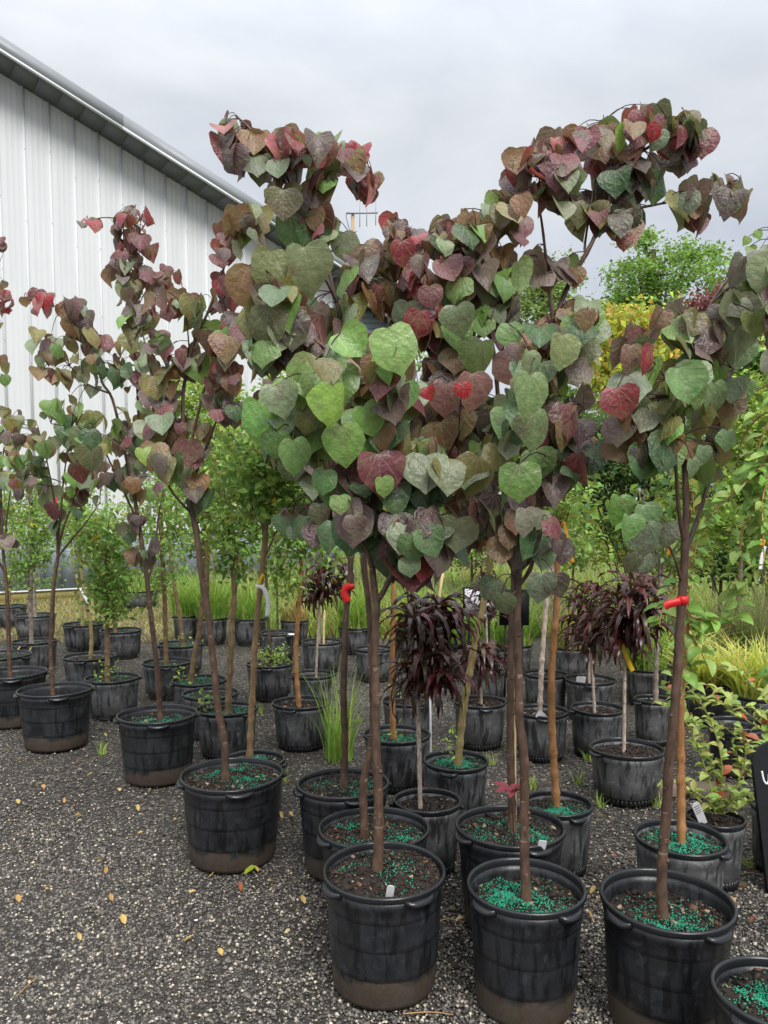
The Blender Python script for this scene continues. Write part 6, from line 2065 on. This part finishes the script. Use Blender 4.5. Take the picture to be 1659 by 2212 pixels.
for i, (x, y) in enumerate(spots):
    p = on_plane(x, y, 0.006)
    o = add("fallen_leaf", FALL[i % 5], None, p)
    s = R.uniform(0.022, 0.040)
    o.matrix_world = leaf_matrix(p, Vector((math.cos(i * 2.1), math.sin(i * 2.1), R.uniform(-0.05, 0.2))), Vector((R.gauss(0, .2), R.gauss(0, .2), 1)), s)
    g = R.random()
    c = (0.60, 0.42, 0.13) if g < 0.55 else ((0.52, 0.30, 0.10) if g < 0.8 else ((0.66, 0.52, 0.26) if g < 0.92 else (0.42, 0.13, 0.05)))
    o.color = (*c, 1)
    kind_ = "golden yellow" if g < 0.55 else ("tan orange" if g < 0.8 else ("pale cream" if g < 0.92 else "rusty red"))
    tag(o, "small %s fallen leaf lying on the gravel" % kind_, "leaf", "%s fallen leaves on the gravel" % kind_)
p = on_plane(527, 1888, 0.006)
o = add("fallen_leaf", FALL[1], None, p)
o.matrix_world = leaf_matrix(p, Vector((1, 0.2, 0.1)), Vector((0.1, -0.2, 1)), 0.062)
o.color = (0.34, 0.42, 0.04, 1)
tag(o, "large lime green fallen leaf by the open-gravel redbud pot", "leaf")
for (x, y, lab) in [(335, 1848, "flat white pebble left of the open-gravel redbud pot"), (424, 1990, "rounded white pebble on the open gravel among yellow leaves")]:
    p = on_plane(x, y, 0)
    C = np.array([[0, 0, 0.004]])
    V, Fc, cc = octas(C, np.array([0.016]), np.array([0.4]), np.array([[0.75, 0.73, 0.70]]), 0.5, 0.1)
    me = mesh_np("pebble", V, Fc, M_STONE, True, cc)
    o = add("pebble", me, None, p)
    md = o.modifiers.new("round", 'SUBSURF')
    md.levels = md.render_levels = 2
    tag(o, lab, "pebble")

# leaves resting on pot soil, a basal sprout and a rim disc
for (x, y, z, s, lab) in [(1547, 1944, 0.322, 0.034, "gold fallen leaf lying on the soil of the wide-rimmed redbud pot"), (38, 1404, 0.275, 0.045, "yellow leaf lying on pellets, nearer the stem, behind the purple forked redbud"), (63, 1406, 0.275, 0.042, "yellow leaf lying on pellets by the rim behind the purple forked redbud")]:
    p = on_plane(x, y, z)
    o = add("fallen_leaf", FALL[R.randrange(5)], None, p)
    o.matrix_world = leaf_matrix(p, Vector((0.6, 0.6, 0.15)), Vector((0.1, -0.2, 1)), s)
    o.color = (0.62, 0.44, 0.12, 1)
    tag(o, lab, "leaf")
for r_ in [q for q in bpy.data.objects if q.get("label", "").startswith("redbud beside a pale bamboo")]:
    b = Vector(r_.location)
    D = b.y - 0.12
    p0 = P(1112, 1760, D); p0.z = 0.34
    p1 = P(1105, 1715, D)
    mb = MB(); mb.tube(smooth_path([p0 - b, p1 - b], 4), 0.002, 6)
    sp = add("sprout", mb.mesh("sprout", M_TWIG_RED), r_)
    for k in range(7):
        a = k * 0.9
        o = bpy.data.objects.new("leaf", OVATE[k % 6])
        COL.objects.link(o)
        o.parent = sp
        o.matrix_local = leaf_matrix(p1 - b, Vector((math.cos(a), math.sin(a), 0.2)), Vector((0, -0.3, 1)), 0.075)
        o.color = (0.22, 0.04, 0.05, 1)
c = on_plane(630, 1371, 0.305)
mb = MB()
V, Fc = lathe([(0.001, 0.0), (0.04, 0.0), (0.042, 0.004), (0.04, 0.008), (0.001, 0.009)], 20, lambda th, z: np.ones_like(th))
mb.put(V, Fc)
o = add("disc", mb.mesh("disc", M_WHT), None, c)
tag(o, "white plastic disc lying on a black pot rim", "disc")

for pts, lab in [([(938, 1995), (965, 1985), (1000, 1990)], "thin tan twig lying between the two front pots"), ([(1330, 1895), (1300, 1930), (1285, 1950)], "short brown twig on gravel beside the wide-rimmed pot"), ([(1590, 1890), (1620, 1885), (1655, 1892)], "long orange twig on gravel near the handwritten board"), ([(80, 2110), (60, 2128), (38, 2150)], "pale twig lying on the open gravel"), ([(870, 2190), (930, 2186), (980, 2192)], "straw-coloured twig on gravel before the tagged pot")]:
    w = [on_plane(x, y, 0.008) for x, y in pts]
    b = w[0].copy()
    mb = MB()
    mb.tube(smooth_path([q - b for q in w], 4), np.linspace(0.0022, 0.0012, 9), 6)
    o = add("twig", mb.mesh("twig", M_CANE), None, b)
    tag(o, lab, "twig")
